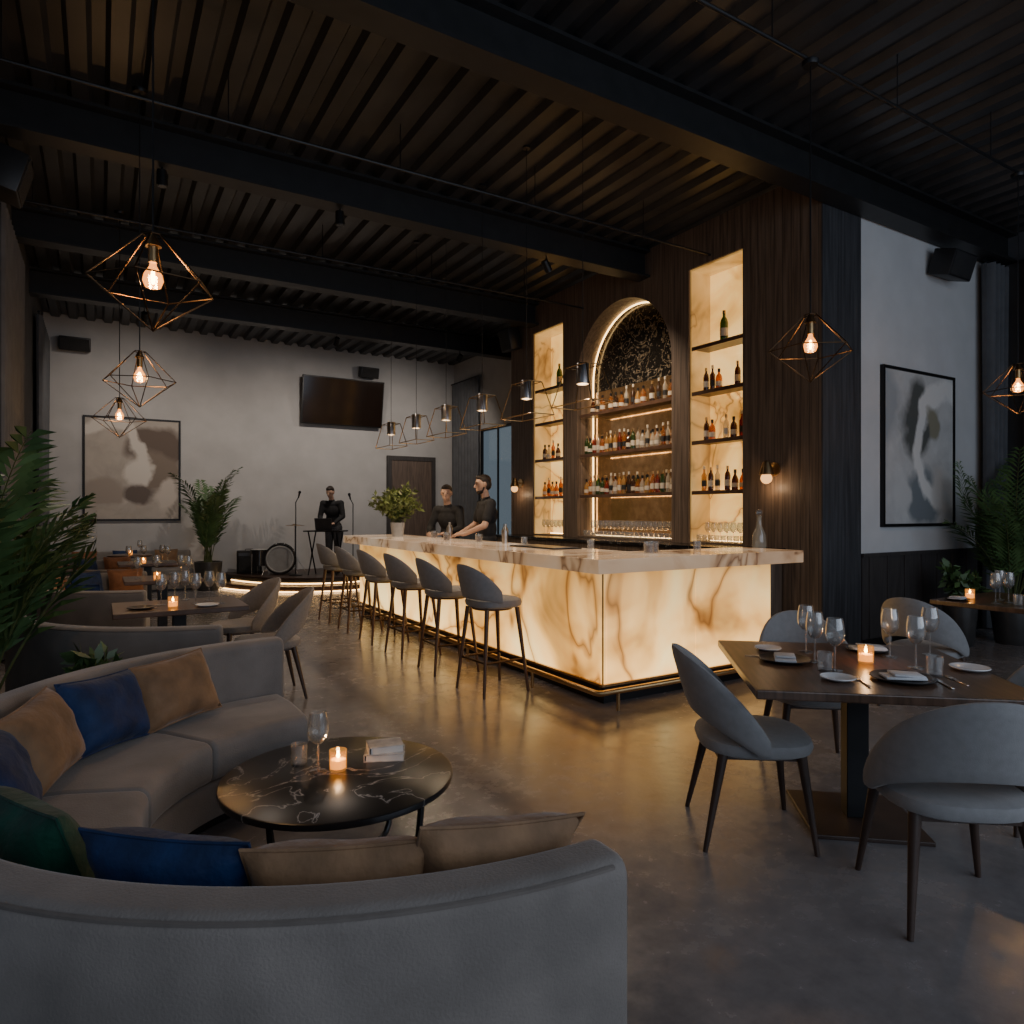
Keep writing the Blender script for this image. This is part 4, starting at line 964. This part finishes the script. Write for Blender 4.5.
for s in (-1,1):
    MB().cyl((-.2,s*.28,.01),(.2,s*.28,.86),.014).build('leg',M['black'],t); MB().cyl((.2,s*.28,.01),(-.2,s*.28,.86),.014).build('leg',M['black'],t)
MB().bx(-.22,.22,-.38,.38,.86,.885,.004).build('top',M['black'],t)
t=thing('laptop','dark open laptop on the performer stand','laptop',(3.84,13.53,SZ+.885),R(54))
MB().bx(-.11,.11,-.17,.17,0,.018,.004).build('keyboard_base',M['lap'],t); q=MB(); q.M=Matrix.Translation((-.11,0,.018))@Matrix.Rotation(R(-14),4,'Y'); q.bx(-.006,.006,-.17,.17,0,.23); q.build('lid',M['lap'],t,smooth=False)

# ------------------------------------------------------------------ people
def remeshed(name,mb,m,parent=None,vox=.009,it=4):
    bm=mb.bm; me=bpy.data.meshes.new(name); bm.to_mesh(me); bm.free()
    o=bpy.data.objects.new(name,me); COL.objects.link(o)
    r=o.modifiers.new('r','REMESH'); r.mode='VOXEL'; r.voxel_size=vox
    s=o.modifiers.new('s','SMOOTH'); s.factor=.5; s.iterations=it
    dg=bpy.context.evaluated_depsgraph_get(); dg.update()
    m2=bpy.data.meshes.new_from_object(o.evaluated_get(dg)); o.modifiers.clear(); o.data=m2; m2.name=name
    m2.materials.clear(); m2.materials.append(m)
    for p in m2.polygons: p.use_smooth=True
    if parent: o.parent=parent
    return o
def person(label,loc,rz,scale,elb,wri,head=(0,0),sleeve='short',beard=False,legs=((.0,.10),(.04,-.10)),bend=0.0):
    """faces +X; elb / wri give the left (+Y) and right joints; bend leans the upper body forward from the waist (metres at shoulder height)"""
    V=Vector; b=MB()
    def bx(z): return bend*max(0,(z-1.0)/.43)**1.2
    def U(x,y,z): return (x+bx(z),y,z-.25*bx(z)**1.5)
    hm=Matrix.Translation(U(.015,0,1.56))@Matrix.Rotation(R(head[0]),4,'Z')@Matrix.Rotation(R(head[1]),4,'Y')
    b.sph((0,0,.96),(.10,.15,.12)); b.sph(U(0,0,1.12),(.095,.135,.15)); b.sph(U(.0,0,1.30),(.112,.165,.17)); b.sph(U(0,0,1.42),(.075,.15,.07))
    b.cap(U(-.005,0,1.44),U(.015,0,1.58),.055,.05)
    b.M=hm
    b.sph((.008,0,.130),(.094,.075,.098)); b.sph((.035,0,.075),(.064,.056,.07)); b.sph((.070,0,.032),(.024,.028,.02))
    b.cap((.098,0,.135),(.117,0,.098),.010,.014,8); b.sph((.085,0,.153),(.013,.048,.009)); b.sph((.096,0,.063),(.009,.024,.006)); b.sph((.094,0,.052),(.009,.02,.006))
    for s in (-1,1): b.sph((.0,s*.077,.115),(.02,.009,.032))
    b.M=I4.copy()
    for (fx0,_),s in zip(legs,(1,-1)):
        hp=(0,s*.085,.93); kn=(fx0*.6+.015,s*.10,.50); an=(fx0-.02,s*.105,.09)
        b.cap(hp,kn,.085,.055); b.cap(kn,an,.055,.038); b.cap(an,(fx0+.12,s*.12,.04),.038,.03)
    for s,e,w in ((1,elb[0],wri[0]),(-1,elb[1],wri[1])):
        sh=V(U(0,s*.185,1.43)); e=V(e); w=V(w)
        b.cap(U(0,s*.12,1.43),sh,.06,.058); b.cap(sh,e,.052,.04); b.cap(e,w,.040,.027)
        d=(w-e).normalized(); d=V((d.x,d.y,d.z*.3)).normalized(); up=V((0,0,1)); sd=d.cross(up).normalized()*s   # toward the body centre
        nr=sd.cross(d).normalized(); nr=nr if nr.z>0 else -nr
        b.cap(w,w+d*.03,.026,.028); 
        for k in range(4): b.cap(w+d*.02+sd*(.027-.018*k),w+d*.085+sd*(.03-.02*k),.013,.0115,8)
        for k,ln in enumerate((.030,.035,.033,.025)):
            p0=w+d*.085+sd*(.03-.02*k); p1=p0+d*ln-nr*.006; p2=p1+d*ln*.75-nr*ln*.55; b.cap(p0,p1,.0098,.009,8); b.cap(p1,p2,.009,.008,8)
        q0=w+d*.03+sd*.028; q1=q0+(d*.55+sd*.75).normalized()*.036; q2=q1+(d*.9+sd*.25-nr*.2).normalized()*.03; b.cap(q0,q1,.0135,.0105,8); b.cap(q1,q2,.0105,.009,8)
    o=remeshed('person',b,M['skin'],None,.0085,3)
    tag(o,label,'person'); o.location=loc; o.rotation_euler=(0,0,rz); o.scale=(scale,)*3
    s_=MB()
    s_.sph((0,0,.98),(.118,.168,.10)); s_.sph(U(0,0,1.12),(.11,.152,.16)); s_.sph(U(.0,0,1.30),(.126,.178,.175)); s_.sph(U(0,0,1.415),(.088,.16,.075)); s_.cap(U(-.005,0,1.43),U(.002,0,1.49),.066,.062)
    for s,el,w in ((1,elb[0],wri[0]),(-1,elb[1],wri[1])):
        sh=V(U(0,s*.185,1.43)); el=V(el); w=V(w); s_.cap(U(0,s*.12,1.425),sh,.07,.07)
        if sleeve=='short': s_.cap(sh,sh.lerp(el,.72),.066,.058)
        else: s_.cap(sh,el,.066,.053); s_.cap(el,el.lerp(w,.93),.053,.038)
    remeshed('shirt',s_,M['shirt'],o,.011,3)
    s_=MB(); s_.sph((0,0,.955),(.112,.162,.115))
    for (fx0,_),s in zip(legs,(1,-1)):
        hp=(0,s*.085,.93); kn=(fx0*.6+.015,s*.10,.50); an=(fx0-.02,s*.105,.09); s_.cap(hp,kn,.098,.07); s_.cap(kn,an,.07,.056)
    remeshed('trousers',s_,M['trouser'],o,.011,3)
    for (fx0,_),s in zip(legs,(1,-1)):
        q=MB(); q.cap((fx0-.045,s*.105,.046),(fx0+.14,s*.122,.038),.046,.038); q.cap((fx0-.02,s*.105,.06),(fx0-.02,s*.105,.1),.046,.044)
        bm=q.bm
        for v in bm.verts: v.co.z=max(0.0,v.co.z)
        q.build('shoe',M['shoe'],o)
    # short cropped hair: a close cap over crown, temples and back of the skull
    h=MB(); h.M=hm; h.sph((-.014,0,.158),(.093,.081,.083)); h.sph((-.038,0,.112),(.066,.077,.078)); h.sph((.028,0,.203),(.060,.062,.034)); h.sph((.046,0,.210),(.044,.048,.026))
    remeshed('hair',h,M['hair'],o,.008,2)
    if beard:
        h=MB(); h.M=hm; h.sph((.05,0,.033),(.051,.053,.032)); h.sph((.074,0,.024),(.028,.03,.026))
        for s in (-1,1): h.cap((.03,s*.056,.05),(.005,s*.066,.11),.012,.009,8)
        remeshed('beard',h,M['hair'],o,.008,2)
    for s in (-1,1):
        q=MB(); q.M=hm; q.sph((.0935,s*.030,.128),(.005,.010,.005),10,8); q.build('eye',M['eye'],o)
        q=MB(); q.M=hm; q.cap((.097,s*.018,.147),(.091,s*.044,.149),.003,.002,6); q.build('eyebrow',M['brow'],o)
    return o
person('performer in black standing on the stage behind a stand',(4.10,13.88,SZ),R(-127),1.0,((.12,.24,1.16),(.12,-.24,1.16)),((.32,.13,1.02),(.32,-.13,1.02)),(0,26),'long',legs=((.05,0),(-.04,0)),bend=.09)
person('bearded bartender in black t-shirt in profile behind the bar',(4.31,7.75,.1),R(168),1.05,((.12,.26,1.17),(.08,-.27,1.18)),((.33,.13,1.07),(.32,-.17,1.06)),(0,8),'short',True,bend=.02)
person('dark haired bartender in black shirt farther along behind the bar',(4.31,8.85,.1),R(-150),1.0,((.14,.27,1.17),(.14,-.26,1.17)),((.33,.12,1.10),(.32,-.14,1.10)),(24,12),'long',bend=.06)

# ------------------------------------------------------------------ added fill spot heads on the beams
def spot(label,x,y,z,target,power,size=70,c=(1,.87,.75)):  # lamps added as fill for back wall, stage, stools, tables and bottles
    d=(Vector(target)-Vector((x,y,z))).normalized()
    t=thing('fill_spotlight',label,'lamp',(x,y,z),0,'added fill spotlights')
    q=MB(); q.cyl(-d*.16,-d*.02,.045,.05,18); q.build('housing',M['black'],t)
    q=MB(); top=4.74-z; q.cyl(-d*.1,(-d.x*.1,-d.y*.1,top),.008,seg=8); q.build('bracket',M['black'],t)
    MB().cyl(-d*.02,-d*.012,.04,seg=16).build('lens',M['spotlens'],t)
    l=bpy.data.lights.new('fill_spot_beam','SPOT'); l.energy=power; l.spot_size=R(size); l.spot_blend=1.0; l.color=c; l.shadow_soft_size=.004
    lo=bpy.data.objects.new('fill_spot_beam',l); COL.objects.link(lo); lo.location=Vector((x,y,z))+d*.01; lo.rotation_euler=d.to_track_quat('-Z','Y').to_euler()
spot('added black fill spotlight on farthest beam aimed at beige painting',.6,12.4,4.55,(.6,15.2,1.9),150,120)
spot('added black fill spotlight on farthest beam aimed at the stage',3.7,12.4,4.55,(3.6,15.0,1.4),190,130)
spot('added black fill spotlight on farthest beam aimed at the brown door',6.2,12.4,4.55,(5.9,15.2,2.0),160,120)
spot('added black fill spotlight on second beam above the bar stools',2.2,7.2,4.55,(2.4,7.0,0),80,130,(1,.82,.68))
spot('added black fill spotlight on second beam over the walnut tables',.5,7.2,4.55,(.6,7.4,0),85,130,(1,.84,.70))
spot('added black fill spotlight on second beam aimed at the bottle shelves',4.9,7.2,4.55,(6.7,7.7,2.3),330,85,(1,.8,.6))

# ------------------------------------------------------------------ light
def area(name,loc,rot,sx,sy,e,c):
    l=bpy.data.lights.new(name,'AREA'); l.shape='RECTANGLE'; l.size=sx; l.size_y=sy; l.energy=e; l.color=c
    o=bpy.data.objects.new(name,l); COL.objects.link(o); o.location=loc; o.rotation_euler=rot
area('added_dusk_fill',(4.2,-2.7,2.6),(R(88),0,0),9,3.8,175,(.72,.83,1))  # added area lamp behind the camera as cool dusk fill; no window modelled
w=bpy.data.worlds.new('world'); bpy.context.scene.world=w; w.use_nodes=True
w.node_tree.nodes['Background'].inputs[0].default_value=(.36,.43,.56,1); w.node_tree.nodes['Background'].inputs[1].default_value=.32
